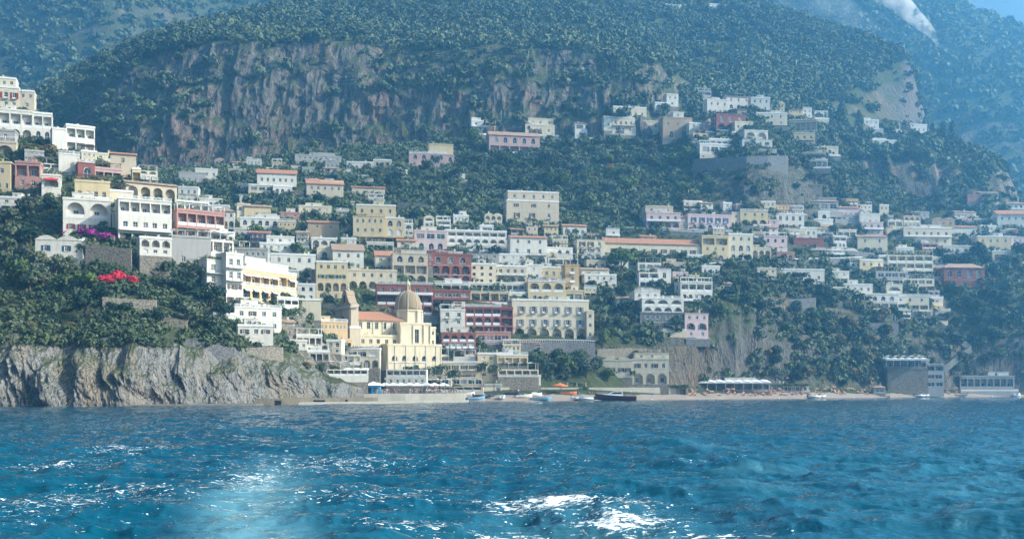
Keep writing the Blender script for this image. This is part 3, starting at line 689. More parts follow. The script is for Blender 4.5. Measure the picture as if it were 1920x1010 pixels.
def railing(b, x0, x1, y, z, h, style, posts=True):
    if style == 'i':
        b.box(x0, x1, y - 0.025, y + 0.025, z + h - 0.05, z + h); b.box(x0, x1, y - 0.02, y + 0.02, z + 0.06, z + 0.1)
        n = max(2, int((x1 - x0) / 0.28))
        for i in range(n + 1): x = x0 + (x1 - x0) * i / n; b.box(x - 0.018, x + 0.018, y - 0.012, y + 0.012, z, z + h - 0.05)
    elif style == 'b':      # balustrade
        b.box(x0, x1, y - 0.11, y + 0.11, z + h - 0.14, z + h); b.box(x0, x1, y - 0.1, y + 0.1, z, z + 0.12)
        n = max(2, int((x1 - x0) / 0.42))
        for i in range(n + 1):
            x = x0 + 0.08 + (x1 - x0 - 0.16) * i / n; b.box(x - 0.08, x + 0.08, y - 0.07, y + 0.07, z + 0.12, z + h - 0.14)
    else: b.box(x0, x1, y - 0.08, y + 0.08, z, z + h)
def opening(b, xa, xb, za, zb, arch, dep, top, back=None):
    """pier-to-pier strip of wall face from za..top with the opening cut out; returns nothing"""
    if arch:
        r = (xb - xa) / 2; rz = min(r, (zb - za) * 0.62); zs = zb - rz; cx = (xa + xb) / 2; n = 10
        pts = [(cx - r * math.cos(math.pi * i / n), zs + rz * math.sin(math.pi * i / n)) for i in range(n + 1)]
        for i in range(n):
            p, q = pts[i], pts[i + 1]; b.face([(p[0], 0, p[1]), (q[0], 0, q[1]), (q[0], 0, top), (p[0], 0, top)])
            b.face([(p[0], 0, p[1]), (p[0], dep, p[1]), (q[0], dep, q[1]), (q[0], 0, q[1])])
        if back is not None: b.face([(xa, dep, za), (xb, dep, za)] + [(p[0], dep, p[1]) for p in pts[::-1]], back)
    else:
        zs = zb
        if top > zb + 1e-4: b.face([(xa, 0, zb), (xb, 0, zb), (xb, 0, top), (xa, 0, top)])
        b.face([(xa, 0, zb), (xa, dep, zb), (xb, dep, zb), (xb, 0, zb)])
        if back is not None: b.face([(xa, dep, za), (xb, dep, za), (xb, dep, zb), (xa, dep, zb)], back)
    b.face([(xa, 0, za), (xa, dep, za), (xa, dep, zs), (xa, 0, zs)]); b.face([(xb, 0, za), (xb, 0, zs), (xb, dep, zs), (xb, dep, za)])
    b.face([(xa, 0, za), (xb, 0, za), (xb, dep, za), (xa, dep, za)])
def xf(mb, ox, oy, oz):
    mb.v = [(x + ox, y + oy, z + oz) for x, y, z in mb.v]
HOUSES = []; RECTS = []
def block(root, spec, ctx, bi):
    tk = spec.split(); x0, x1, yt, yb = map(float, tk[:4]); col = tk[4]; rows = tk[5].split('/'); roof = tk[6] if len(tk) > 6 else 'f'
    op = dict(k.split('=') for k in tk[7:])
    sb = float(op.get('s', ctx['sb'](bi, yb))) + 0.06 * bi; dep = float(op.get('d', ctx['depth'])); found = float(op.get('f', 7 if bi == 0 or sb < 0.6 else 0.3))
    O, th = ctx['O'], ctx['th']; e = (math.cos(th), math.sin(th)); n = (-math.sin(th), math.cos(th))
    bx, by = O.x + n[0] * sb, O.y + n[1] * sb
    def along(px): u = (px - 960) / F; return (u * by - bx) / (e[0] - u * e[1])
    a0, a1 = along(x0), along(x1); ym = by + e[1] * (a0 + a1) / 2
    z0 = CAM_H + (HOR - yb) / F * ym - O.z; z1 = CAM_H + (HOR - yt) / F * ym - O.z
    W = a1 - a0; Hh = z1 - z0
    if W < 0.8 or Hh < 0.8: return
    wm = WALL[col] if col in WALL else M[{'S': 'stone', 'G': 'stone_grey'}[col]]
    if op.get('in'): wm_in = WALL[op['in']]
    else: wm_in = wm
    b = MB(); nf = len(rows); fh = Hh / nf; far = ctx['O'].y > 590
    kids = []
    frame = ctx['fr']; sh = ctx['sh']; rl = ctx['rail']
    for fi, row in enumerate(rows[::-1]):
        zb_, zt_ = fi * fh, (fi + 1) * fh
        k, cnt = row[0], int(row[1:] or 0)
        if k == 'b' or cnt == 0: b.face([(0, 0, zb_), (W, 0, zb_), (W, 0, zt_), (0, 0, zt_)]); continue
        m0 = 0.04 * W if k not in 'AL' else 0.015 * W
        bay = (W - 2 * m0) / cnt; xs = [m0 + bay * (i + 0.5) for i in range(cnt)]
        if k in 'ws': ow, oz, oh = min(1.25, 0.42 * bay), 0.34 * fh, 0.40 * fh
        elif k == 't': ow, oz, oh = min(1.5, 0.42 * bay), 0.18 * fh, 0.6 * fh
        elif k in 'dDe': ow, oz, oh = min(1.45, 0.48 * bay), 0.03 * fh, 0.70 * fh
        elif k == 'a': ow, oz, oh = min(2.4, 0.55 * bay), 0.16 * fh, 0.64 * fh
        elif k == 'A': ow, oz, oh = 0.76 * bay, 0.02 * fh, 0.84 * fh
        elif k == 'L': ow, oz, oh = 0.88 * bay, 0.02 * fh, 0.80 * fh
        elif k == 'W': ow, oz, oh = 0.8 * bay, 0.25 * fh, 0.5 * fh
        else: ow, oz, oh = 1, .3 * fh, .4 * fh
        if k in 'wsW' and oh > 1.7 and k != 'W': oh = 1.7
        if k in 'dDe' and oh > 2.6: oh = 2.6
        arch = k in 'aA'; loggia = k in 'AL'; dd = 1.7 if loggia else 0.25
        prev = 0.0
        for xc in xs:
            jx = 0 if loggia else rnd.uniform(-0.06, 0.06) * bay; xa, xb = xc + jx - ow / 2, xc + jx + ow / 2
            b.face([(prev, 0, zb_), (xa, 0, zb_), (xa, 0, zt_), (prev, 0, zt_)]); prev = xb
            za, zb2 = zb_ + oz, zb_ + oz + oh
            b.face([(xa, 0, zb_), (xb, 0, zb_), (xb, 0, za), (xa, 0, za)])
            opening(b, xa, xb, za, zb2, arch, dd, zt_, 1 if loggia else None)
            if loggia:
                pw, ph = min(1.5, ow * 0.45), min(2.3, oh * 0.72)
                kids.append(('door', pane_mesh('door', pw, ph, frame), (xc + jx + rnd.uniform(-0.15, 0.15) * ow, dd - 0.245, za), None))
                rb = MB(); rh = min(1.0, fh * 0.3); st = op.get('rail', rl)
                railing(rb, xa, xb, 0.12, za, rh, st)
                kids.append(('railing', rb, (0, 0, 0), M['iron'] if st == 'i' else (M['white'] if col in 'wcrlbyop' else wm)))
                if op.get('aw') and rnd.random() < 0.75:
                    ab = MB(); zt2 = zb2 - oh * 0.05; ab.face([(xa, -0.05, zt2), (xb, -0.05, zt2), (xb, -1.1, zt2 - 0.6), (xa, -1.1, zt2 - 0.6)]); ab.face([(xa, -1.1, zt2 - 0.6), (xb, -1.1, zt2 - 0.6), (xb, -1.12, zt2 - 0.85), (xa, -1.12, zt2 - 0.85)])
                    kids.append(('awning', ab, (0, 0, 0), M[op['aw']]))
            else:
                kd = 'arch' if arch else ('door' if k in 'dDe' else 'window')
                wn = 'door' if k in 'dDe' else 'window'
                shc = sh if k in 'sde' and sh else None
                kids.append((wn, pane_mesh(kd, ow, oh, frame), (xc + jx, 0, za), (shc, ow, oh) if shc and rnd.random() < 0.85 else None))
            if k == 'd':
                rb = MB(); rb.box(xa - 0.35, xb + 0.35, -0.75, -0.003, za - 0.16, za - 0.01, 1); railing(rb, xa - 0.33, xb + 0.33, -0.7, za - 0.01, 0.95, 'i' if rl == 'i' else rl)
                kids.append(('balcony', rb, (0, 0, 0), (M['iron'] if rl == 'i' else M['white'], wm)))
        b.face([(prev, 0, zb_), (W, 0, zb_), (W, 0, zt_), (prev, 0, zt_)])
        if k == 'D':
            rb = MB(); rb.box(0.15, W - 0.15, -1.2, -0.004, zb_ - 0.17, zb_ - 0.003, 1); railing(rb, 0.2, W - 0.2, -1.12, zb_ - 0.003, 1.0, rl)
            kids.append(('balcony', rb, (0, 0, 0), (M['iron'] if rl == 'i' else M['white'], wm)))
            if op.get('col'):
                cb = MB(); c_ = int(op['col'])
                for i in range(c_ + 1): x = 0.25 + (W - 0.5) * i / c_; cb.box(x - 0.13, x + 0.13, -1.2, -0.94, zb_, zt_ - 0.18)
                kids.append(('column', cb, (0, 0, 0), M['white']))
        if fi and op.get('bands', '1') == '1' and k in 'sdDaA' and not far:
            cb = MB(); cb.box(-0.03, W + 0.03, -0.07, -0.002, zb_ - 0.28, zb_ - 0.19); kids.append(('cornice', cb, (0, 0, 0), M['white'] if col != 'w' else wm))
    # the other sides, the foundation
    b.box(-0.02, W + 0.02, -0.02, dep, -found, -0.004, 2)
    b.face([(W, 0, 0), (W, dep, 0), (W, dep, Hh), (W, 0, Hh)]); b.face([(0, dep, 0), (0, 0, 0), (0, 0, Hh), (0, dep, Hh)])
    b.face([(W, dep, 0), (0, dep, 0), (0, dep, Hh), (W, dep, Hh)]); b.face([(0, 0, Hh), (W, 0, Hh), (W, dep, Hh), (0, dep, Hh)])
    xf(b, a0, sb, z0)
    # transform a0/sb offsets: the house's local frame has x along the facade
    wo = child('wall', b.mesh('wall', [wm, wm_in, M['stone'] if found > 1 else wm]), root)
    # visible side windows
    cx = O.x + e[0] * a0; side_left = (cx * e[0] + by * e[1]) > 0
    if rows[0][0] != 'b' and dep > 5 and not op.get('ns'):
        for fi, row in enumerate(rows[::-1]):
            if row[0] == 'b': continue
            for j in range(max(1, int(dep / 4.5))):
                yy_ = dep * (j + 0.5) / max(1, int(dep / 4.5)); hh_ = min(1.5, fh * 0.42)
                if yy_ > dep * 0.75: continue
                wn = child('window', pane_mesh('window', 1.0, hh_, frame), root)
                wn.location = (a0 - 0.245 * (1 if side_left else -1) + (0 if side_left else W), sb + yy_, z0 + fi * fh + 0.34 * fh)
                wn.rotation_euler = (0, 0, -math.pi / 2 if side_left else math.pi / 2)
    for nm_, me, loc, ex in kids:
        if isinstance(me, MB):
            xf(me, a0, sb, z0); mats = list(ex) if isinstance(ex, tuple) else [ex]
            child(nm_, me.mesh(nm_, mats), root)
        else:
            o = child(nm_, me, root, (loc[0] + a0, loc[1] + sb, loc[2] + z0))
            if ex:
                smh = shutter_mesh(ex[1] / 2, ex[2], ex[0])
                s1 = child('shutter', smh, o, (-ex[1] / 2 - round(ex[1] / 2 * 5) / 5 - 0.02, 0, 0)); s2 = child('shutter', smh, o, (ex[1] / 2 + 0.02, 0, 0))
    # roof
    r = MB(); rm = wm; g = 0.0
    if 'f' in roof or 'r' in roof or 'p' in roof or 'u' in roof:
        r.box(-0.16, W + 0.16, -0.16, dep + 0.16, 0.002, 0.26)
        for (xa, xb, ya, yb_) in ((-0.1, W + 0.1, -0.1, 0.12), (-0.1, W + 0.1, dep - 0.12, dep + 0.1), (-0.1, 0.12, 0.12, dep - 0.12), (W - 0.12, W + 0.1, 0.12, dep - 0.12)):
            if 'r' not in roof: r.box(xa, xb, ya, yb_, 0.26, 0.26 + 0.45)
        rm = M['white'] if col in 'wcybp' and rnd.random() < 0.5 else wm
    if 't' in roof or 'T' in roof:
        rise = min(2.4, 0.17 * dep) if 't' in roof else min(3.4, 0.34 * dep); ov = 0.45; th_ = 0.16
        A = [(-ov, -ov, -0.05), (W + ov, -ov, -0.05), (W + ov, dep / 2, rise), (-ov, dep / 2, rise)]; Bk = [(-ov, dep + ov, -0.05), (-ov, dep / 2, rise), (W + ov, dep / 2, rise), (W + ov, dep + ov, -0.05)]
        for q in (A, Bk):
            q = [(x, y, z + 0.06) for x, y, z in q]; r.face([(x, y, z + th_) for x, y, z in q]); r.face(q[::-1])
            for i in range(4): p1, p2 = q[i], q[(i + 1) % 4]; r.face([p1, p2, (p2[0], p2[1], p2[2] + th_), (p1[0], p1[1], p1[2] + th_)])
        gb = MB(); gb.face([(0.01, 0.01, 0.003), (0.01, dep - 0.01, 0.003), (0.01, dep / 2, rise)]); gb.face([(W - 0.01, 0.01, 0.003), (W - 0.01, dep / 2, rise), (W - 0.01, dep - 0.01, 0.003)]); xf(gb, a0, sb, z0 + Hh); child('gable', gb.mesh('gable', [wm]), root)
        rm = M['tile_old'] if rnd.random() < 0.6 or op.get('old') else M['tile']
        if op.get('tile'): rm = M['tile']
    if 'h' in roof:
        ov = 0.5; rise = min(3.0, 0.3 * dep); ix = min(W / 2, dep / 2)
        Q = [(-ov, -ov, 0.01), (W + ov, -ov, 0.01), (W + ov, dep + ov, 0.01), (-ov, dep + ov, 0.01)]; T1, T2 = (ix, dep / 2, rise), (W - ix, dep / 2, rise)
        r.face([Q[0], Q[1], T2, T1]); r.face([Q[1], Q[2], T2]); r.face([Q[2], Q[3], T1, T2]); r.face([Q[3], Q[0], T1]); r.face(Q[::-1]); rm = M['tile_old'] if not op.get('tile') else M['tile']
    if 'v' in roof:
        nv = max(1, round(W / 5.5)); bw = W / nv; ns = 8; rs = bw * 0.20
        r.box(-0.12, W + 0.12, -0.12, dep + 0.1, 0.002, 0.2)
        for i in range(nv):
            pts = [(bw * (i + j / ns), 0.2 + rs * math.sin(math.pi * j / ns)) for j in range(ns + 1)]
            for j in range(ns): r.face([(pts[j][0], -0.1, pts[j][1]), (pts[j + 1][0], -0.1, pts[j + 1][1]), (pts[j + 1][0], dep, pts[j + 1][1]), (pts[j][0], dep, pts[j][1])])
            r.face([(p[0], -0.1, p[1]) for p in pts][::-1])
    if r.v:
        xf(r, a0, sb, z0 + Hh); ro = child('roof', r.mesh('roof', [rm]), root)
        if not far or rnd.random() < 0.5:
            for _ in range(1 + int(W > 12)):
                c = MB(); cxx = rnd.uniform(0.1, 0.9) * W; cyy = rnd.uniform(0.25, 0.8) * dep; hh_ = rnd.uniform(0.9, 1.7); base = 0.1 if 'f' in roof else 0.0
                c.box(cxx - 0.3, cxx + 0.3, cyy - 0.3, cyy + 0.3, base, base + hh_ + 0.4); c.box(cxx - 0.38, cxx + 0.38, cyy - 0.38, cyy + 0.38, base + hh_ + 0.4, base + hh_ + 0.55)
                xf(c, a0, sb, z0 + Hh); child('chimney', c.mesh('chimney', [wm]), ro)
    if roof in ('f', 'r') and W > 7 and dep >= 6 and not op.get('ns') and rnd.random() < 0.45:
        pw = rnd.uniform(0.25, 0.5) * W; px_ = rnd.uniform(0.05, 0.95) * (W - pw); ph = rnd.uniform(2.0, 2.7); pn = MB(); pn.box(px_, px_ + pw, 2.2, dep - 0.3, 0.262, ph); pn.box(px_ - 0.12, px_ + pw + 0.12, 2.08, dep - 0.2, ph + 0.002, ph + 0.18); xf(pn, a0, sb, z0 + Hh)
        ro2 = child('penthouse', pn.mesh('penthouse', [wm if rnd.random() < 0.6 else WALL['w']]), root)
        child('door', pane_mesh('door', 1.0, 2.0 - 0.3, frame), ro2, (a0 + px_ + pw * 0.4, sb + 2.2 - 0.245, z0 + Hh + 0.27))
    if roof in ('f', 'r') and W > 5 and not op.get('ns') and rnd.random() < 0.5:
        g_ = np.random.default_rng(int(abs(x0) * 3 + bi)); nn = 130; c = np.stack([a0 + g_.uniform(0.3, 0.3 + (W - 0.6) * g_.uniform(0.3, 1), nn), sb + g_.uniform(0.1, 0.7, nn), z0 + Hh + 0.3 + np.abs(g_.normal(0, 0.4, nn))], 1)
        u = g_.normal(size=(nn, 3)); u /= np.linalg.norm(u, axis=1)[:, None]; v_ = np.cross(u, g_.normal(size=(nn, 3))); v_ /= np.linalg.norm(v_, axis=1)[:, None]; s_ = 0.2
        q = np.stack([c - u * s_, c - v_ * s_, c + u * s_, c + v_ * s_], 1); child('foliage', mesh_np('roof_plants', q.reshape(-1, 3), np.arange(nn * 4).reshape(-1, 4), [M['leaf'] if rnd.random() < 0.8 else M['leaf_lime']]), root)
    if 'r' in roof:
        rb = MB(); railing(rb, 0, W, 0.0, 0.26, 0.95, rl if rl != 'w' else 'b'); xf(rb, a0, sb, z0 + Hh); child('railing', rb.mesh('railing', [M['iron'] if rl == 'i' else M['white']]), root)
    if 'p' in roof:
        pb = MB(); nn = max(2, int(W / 3.2)); hp = 2.3; dp = min(3.5, dep * 0.6)
        for i in range(nn + 1):
            x = 0.2 + (W - 0.4) * i / nn
            for y in (0.35, dp): pb.box(x - 0.09, x + 0.09, y - 0.09, y + 0.09, 0.26, hp)
            pb.box(x - 0.06, x + 0.06, 0.1, dp + 0.3, hp, hp + 0.14)
        for j in range(5): y = 0.3 + (dp - 0.3) * j / 4; pb.box(0, W, y - 0.05, y + 0.05, hp + 0.143, hp + 0.22)
        xf(pb, a0, sb, z0 + Hh); child('pergola', pb.mesh('pergola', [M['brown'] if rnd.random() < 0.5 else M['white']]), root)
        if rnd.random() < 0.6:
            g_ = np.random.default_rng(bi + int(abs(x0))); q = crown_pts(260, 6, int(abs(x0)), 0.13)
            q = q * np.array([W / 2, dp * 0.45, 0.45]) + np.array([a0 + W / 2, sb + dp * 0.55, z0 + Hh + hp + 0.1]); child('climbing_vine', mesh_np('vine', q.reshape(-1, 3), np.arange(len(q) * 4).reshape(-1, 4), [M['leaf']]), root)
    if 'c' in roof:      # flat canvas canopy on posts over the roof terrace
        pb = MB(); nn = max(2, int(W / 3.5)); hp = 2.3; dp = min(4, dep * 0.7)
        for i in range(nn + 1): x = 0.2 + (W - 0.4) * i / nn; pb.box(x - 0.06, x + 0.06, 0.3, 0.42, 0.2, hp); pb.box(x - 0.06, x + 0.06, dp, dp + .12, 0.2, hp)
        pb.box(0.1, W - 0.1, 0.31, 0.4, hp - 0.1, hp - 0.01); pb.box(0.1, W - 0.1, dp + 0.01, dp + 0.11, hp - 0.1, hp - 0.01); pb.box(0.21, 0.31, 0.42, dp, hp - 0.1, hp - 0.01); xf(pb, a0, sb, z0 + Hh); ca = child('canopy_frame', pb.mesh('canopy_frame', [M['white']]), root)
        cb = MB(); n2 = nn * 2
        for i in range(n2):
            xa, xb = W * i / n2, W * (i + 1) / n2; za, zb2 = (hp + 0.1, hp + 0.4) if i % 2 == 0 else (hp + 0.4, hp + 0.1)
            cb.face([(xa, 0, za - 0.2), (xb, 0, zb2 - 0.2), (xb, dp + 0.3, zb2), (xa, dp + 0.3, za)])
        xf(cb, a0, sb, z0 + Hh); child('canopy', cb.mesh('canopy', [M[op.get('cv', 'awn_white')]]), root)
def H(label, blocks, yaw=0, depth=9, sh=None, fr='w', rail='i', cat='house', name=None, only=None, Y=None, grp=None, sb=2.2):
    first = blocks[0].split(); x0, x1, yt, yb = map(float, first[:4])
    an = x0 if yaw >= 0 else x1
    h = ground((x0 + x1) / 2, yb, only)
    y0 = Y if Y else (h[0].y if h else 420.0)
    if abs(yaw) <= 8 and y0 > 385 and not Y: yaw = yaw + (11 if (x0 + x1) / 2 < 1400 else 7)
    th = R(yaw)
    # keep the middle of the first block at that depth
    O = P(x0, yb, y0)
    if yaw > 0: O = P(x0, yb, y0 - 0.3 * (x1 - x0) / F * y0 * math.sin(th))
    elif yaw < 0:
        O = P(x0, yb, y0 + 0.4 * (x1 - x0) / F * y0 * abs(math.sin(th)))
    if not h and not Y: print('MISS', label)
    root = empty(name or 'terraced_house', O, th); tag(root, label, cat, grp)
    ytop0 = yt
    ctx = dict(O=O, th=th, sb=lambda bi, yb_: 0 if bi == 0 else (sb if yb_ <= ytop0 + 3 else 0.0), depth=depth, fr=fr, sh=sh, rail=rail)
    for i, s_ in enumerate(blocks):
        block(root, s_, ctx, i); q_ = list(map(float, s_.split()[:4])); RECTS.append((*q_, label))
    if O.y > 385 and abs(yaw) <= 20 and rnd.random() < 0.7:
        bx_, e_ = ctx['O'], 1; W = (x1 - x0) / F * y0; ex = rnd.uniform(0, 4); dz = rnd.uniform(0.2, 1.4); dp = rnd.uniform(1.8, 3.2); xa = -rnd.uniform(0, ex); xb = W + ex + xa
        tb = MB(); tb.box(xa, xb, -dp, -0.01, -3.6, -dz); tr = child('terrace', tb.mesh('terrace', [rnd.choice([M['stone'], M['stone_grey'], WALL['g'], WALL['b']])]), root)
        rb = MB(); railing(rb, xa, xb, -dp + 0.15, -dz + 0.003, 0.9, rnd.choice('wbib')); child('railing', rb.mesh('railing', [M['white'] if rnd.random() < 0.7 else M['iron']]), tr)
    HOUSES.append(root); return root
# --- the near hillside, from its top down
HK = ['headland']; HM = ['hillside', 'mountain']
H('cream house with red doors at the very top of the near hillside', ['-14 36 165 206 c d3/w3', '0 30 148 164 c w2 f', '36 64 172 206 b w2/w1 f'], 18, 8, 'redp', only=HK)
H('large white villa with tall arches and planted roof under the topmost cream house', ['-4 62 208 268 w L3/A3 f rail=w', '62 98 214 268 w L2/a2 f rail=w'], 22, 9, only=HK, cat='villa', name='white_villa')
H('white cube house with square pillared loggias over the brick-red house', ['98 124 243 292 w b0 f d=6', '124 178 238 290 w L3/L3 f rail=w s=0.3'], 30, 7, only=HK)
H('weathered grey house with one arch at the left edge of the picture', ['-12 30 268 300 b A1 p', '-12 28 246 267 g w1 f'], 15, 7, only=HK)
H('plain white annex with a railed terrace above the brick-red round room', ['110 150 290 330 w b0 r'], 25, 6, only=HK, rail='w')
H('brick-red house with a rounded room and small white awning', ['146 178 306 340 r a1 r', '178 228 318 348 p L3 p rail=w'], 30, 7, only=HK, rail='w')
H('square beige house with one small window on the skyline of the near hillside', ['207 255 290 336 b w1/b0 t'], 20, 7, only=HK)
H('narrow yellow annex stepping down beside the square beige house', ['248 264 318 348 y L1 f'], 25, 5, only=HK)
H('brick-pink house with a blue striped awning by the green hedge', ['28 75 306 356 l L2/w2 f'], 15, 7, only=HK)
H('small white house with a bright red awning over its terrace', ['78 114 330 372 w A1/b0 f aw=awn_red'], 20, 6, only=HK)
H('pale yellow house at the left edge above the dense trees', ['-10 20 306 362 y w1/w2 f'], 10, 7, only=HK)
H('yellow and white house with two great arches above purple flowers', ['118 208 376 442 w A2/s4 f', '140 206 342 375 y D4 p'], 22, 8, 'redp', only=HK, rail='w')
H('cream house with dark pergola behind the twin-arched house', ['206 250 360 398 c w2 p'], 28, 7, only=HK)
H('long beige house with arched terrace at the crest of the near slope', ['236 332 346 386 b A4 t', '300 330 386 404 w L2 f'], 32, 7, only=HK)
H('white villa of glazed verandas stacked above an arched porch', ['222 322 376 462 w L5/D5/L4 r rail=w'], 28, 8, only=HK, rail='w', cat='villa', name='white_villa')
H('white lower arcade on the stone wall below the glazed verandas', ['262 322 448 480 w A3/w3 f'], 28, 6, only=HK, rail='i', Y=318)
H('coral house with long red-edged balconies on the crest', ['332 422 398 452 l L5/L5 p rail=w'], 35, 7, only=HK, rail='w')
H('white house wrapped in plants and glass under the coral house', ['342 438 448 494 w L5/D5 c'], 35, 7, only=HK, rail='i')
H('tall grey plastered wall house over the dark pergola', ['322 396 446 500 g b0/w2 p'], 25, 6, only=HK)
H('white villa with a wavy vaulted roof and blue shutters above the dense trees', ['66 148 450 512 w s2/s2 v', '148 154 452 520 w b0 f'], 12, 8, 'blue', only=HK, cat='villa', name='white_villa', rail='w')
H('white house with dark door at the head of the stepped row', ['388 432 488 562 w D2/w2/w2 r'], 40, 6, 'brown', only=HK)
H('white stepped house with iron balconies beside the yellow hotel', ['424 456 478 575 w D2/D2/s2/s2 f'], 45, 6, 'brown', only=HK)
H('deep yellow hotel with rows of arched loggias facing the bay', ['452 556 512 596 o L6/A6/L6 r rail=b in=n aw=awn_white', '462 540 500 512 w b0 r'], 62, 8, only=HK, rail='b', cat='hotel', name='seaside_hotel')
H('low white house with a row of small windows under the yellow hotel', ['440 528 578 622 w s4/w4 r', '400 442 590 640 w w2/b0 f'], 35, 6, 'brown', only=HK, rail='w')
H('white sugar-cube house with two dark windows on the stone base', ['446 512 612 652 w s3/b0 f', '452 524 652 664 S b0 f s=-0.3'], 20, 6, 'brown', only=HK)
H('small cream cube house like a chapel with one arched window', ['562 602 563 600 c b0/a1 f'], 10, 7)
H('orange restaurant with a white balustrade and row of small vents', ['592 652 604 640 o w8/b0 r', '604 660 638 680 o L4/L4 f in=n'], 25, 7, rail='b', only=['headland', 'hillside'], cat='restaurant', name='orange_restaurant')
H('white house with glass verandas beside the orange restaurant', ['556 604 630 664 w L4/w3 p'], 25, 6, rail='i')
H('low dark pergola building on the headland above the quay', ['556 618 660 676 w L5 p'], 15, 5, rail='i', cat='building', name='terrace_building')
H('white glass-fronted restaurant stepping down to the quay', ['612 690 692 716 w L6/b0 c rail=w'], 15, 6, rail='w', cat='restaurant', name='waterfront_restaurant')
H('long white house with four little windows above the quay', ['684 762 678 718 w w4/w4 f'], 3, 7, 'brown')
H('plain white annex with an arched window behind the promenade trees', ['746 800 690 722 w a2 f'], 0, 6)
H('cream veranda house tucked against the church', ['648 712 655 690 c W3/A4 f'], 3, 6, Y=352)
# --- hazy houses under the mountain
H('hazy white house with two rows of windows under the dark mountain foot', ['334 372 352 384 w w3/w3 f'], 10, 8, only=HM)
H('hazy low white row with flat roofs deep in shade under the cliff', ['335 386 325 347 g w4 f', '366 408 318 335 w w3 f'], 5, 8, only=HM)
H('small pale shed house between the shaded houses', ['374 418 374 392 w w3 f'], 5, 8, only=HM)
H('round white house with a low conical tiled roof', ['404 440 396 428 w w3/A3 h'], 12, 8, only=HM)
H('cream and yellow house with blue-green doors beneath the retaining wall', ['458 508 388 418 y d3 t', '444 470 384 416 c w2/w2 f s=0.8'], 5, 9, 'green', only=HM)
H('white arcaded house below the cream and yellow house', ['450 525 410 440 w a5/w5 f', '478 524 404 410 w b0 r'], 3, 8, only=HM)
H('long cream house with a shallow tiled roof and stepped verandas', ['466 530 348 372 c W4/L4 f', '482 556 326 348 w w6 T'], 12, 8, only=HM)
H('white blue-doored wing below the long cream house', ['512 548 350 370 w a3 f'], 8, 6, 'blue', only=HM)
H('far grey-white row of houses in the shade under the mountain', ['553 640 293 311 g w8/w6 f', '580 615 287 293 g w4 r'], 3, 9, only=HM)
H('cream house with a wide tiled roof above the garden terraces', ['575 644 346 376 b w5/w3 T', '600 644 342 346 c b0 f'], 3, 9, only=HM)
H('modern white house stepping down like a stair in the woods', ['650 700 305 322 w w4 f', '638 662 322 350 w w1/w1 f s=-1', '700 734 301 314 b w3 f'], -4, 7, only=HM, fr='b')
H('long low beige shed on a terrace below the stepped white house', ['660 722 352 372 b w4 t'], 0, 6, only=HM)
H('pink villa with white pilasters and arched windows among trees, yellow attic', ['767 838 288 314 p a4/w4 r', '804 850 272 288 y b0 f', '838 851 292 306 p a1 f'], -3, 8, only=HM, cat='villa', name='pink_villa', rail='b')
H('wide pink palace with five arched windows over five square bays', ['917 1012 255 288 p a5/L5 T old=1'], 0, 9, only=HM, cat='villa', name='pink_palace', rail='w')
H('slim white house with long balcony above the wide pink palace', ['884 930 228 250 w D3/w3 f'], 6, 7, only=HM, rail='w')
H('cream blocky house standing alone under the grey cliff', ['985 1040 236 252 c w3 f', '990 1038 224 236 c w3 f'], 0, 8, only=HM)
H('white villa with three pale blue windows beside the tall cream house', ['1078 1130 232 258 w W3/w3 t'], 0, 8, only=HM, cat='villa', name='white_villa', fr='b')
H('tall cream house of several wings below the grey cliff', ['1148 1190 222 250 c D4/w3 f', '1150 1212 202 222 c w5 f', '1185 1240 228 258 c w3/a2 f', '1132 1150 220 245 w w1 f'], 0, 9, only=HM, cat='building', name='cream_building')
H('tan stone palace with a flat roof beside the tall cream house', ['1243 1298 222 262 t w3/a2 f', '1262 1282 212 221 w w1 f'], -3, 9, only=HM)
H('small white house with black arches perched highest beneath the cliff', ['1228 1256 194 212 w A2 f', '1250 1272 178 200 w w2/w1 f'], 0, 7)
# --- the hamlet on the bluff
H('white hotel wing at the top of the bluff hamlet', ['1326 1366 188 216 w w3/w4 f', '1362 1408 182 206 w w3/a3 t s=0.5'], 0, 8, cat='house')
H('small white cube house at the top right end of the bluff hamlet', ['1408 1444 184 210 w w3/w2 f'], -5, 8)
H('dark red palazzo with three arched windows framed in white', ['1343 1398 216 246 r a3/A3 f'], 0, 9, cat='villa', name='red_palazzo', fr='w')
H('flat cream house with a single row of windows on the bluff', ['1418 1476 213 236 c w3/w3 f'], -3, 8)
H('long low cream house with an open gallery at the end of the bluff', ['1470 1532 226 248 c L6 t', '1440 1490 236 262 y w3/w2 f'], -10, 8, rail='w')
H('yellow stepped house with brown doors on the end of the bluff', ['1488 1528 250 276 y D3/w3 f', '1455 1492 258 280 y b0 f'], -6, 7, 'brown')
H('white villa with two blind arches and blue shutters on the bluff terrace', ['1392 1448 262 276 w s4 r', '1396 1440 246 261 w A2 f'], 0, 8, 'blue', cat='villa', name='white_villa')
H('white colonnaded terrace house above the great stone wall', ['1312 1398 272 290 w W5 p', '1330 1376 262 272 w L4 f'], 0, 6, rail='w')
H('pair of low white terraces cut into the rocks right of the bluff', ['1492 1552 300 316 w L6 p', '1498 1548 287 299 b L5 f'], -8, 6, rail='w')
H('little stone house at the foot of the rocky spur', ['1514 1568 372 384 g b0 f', '1515 1542 348 372 S w2/a1 f'], -4, 7)
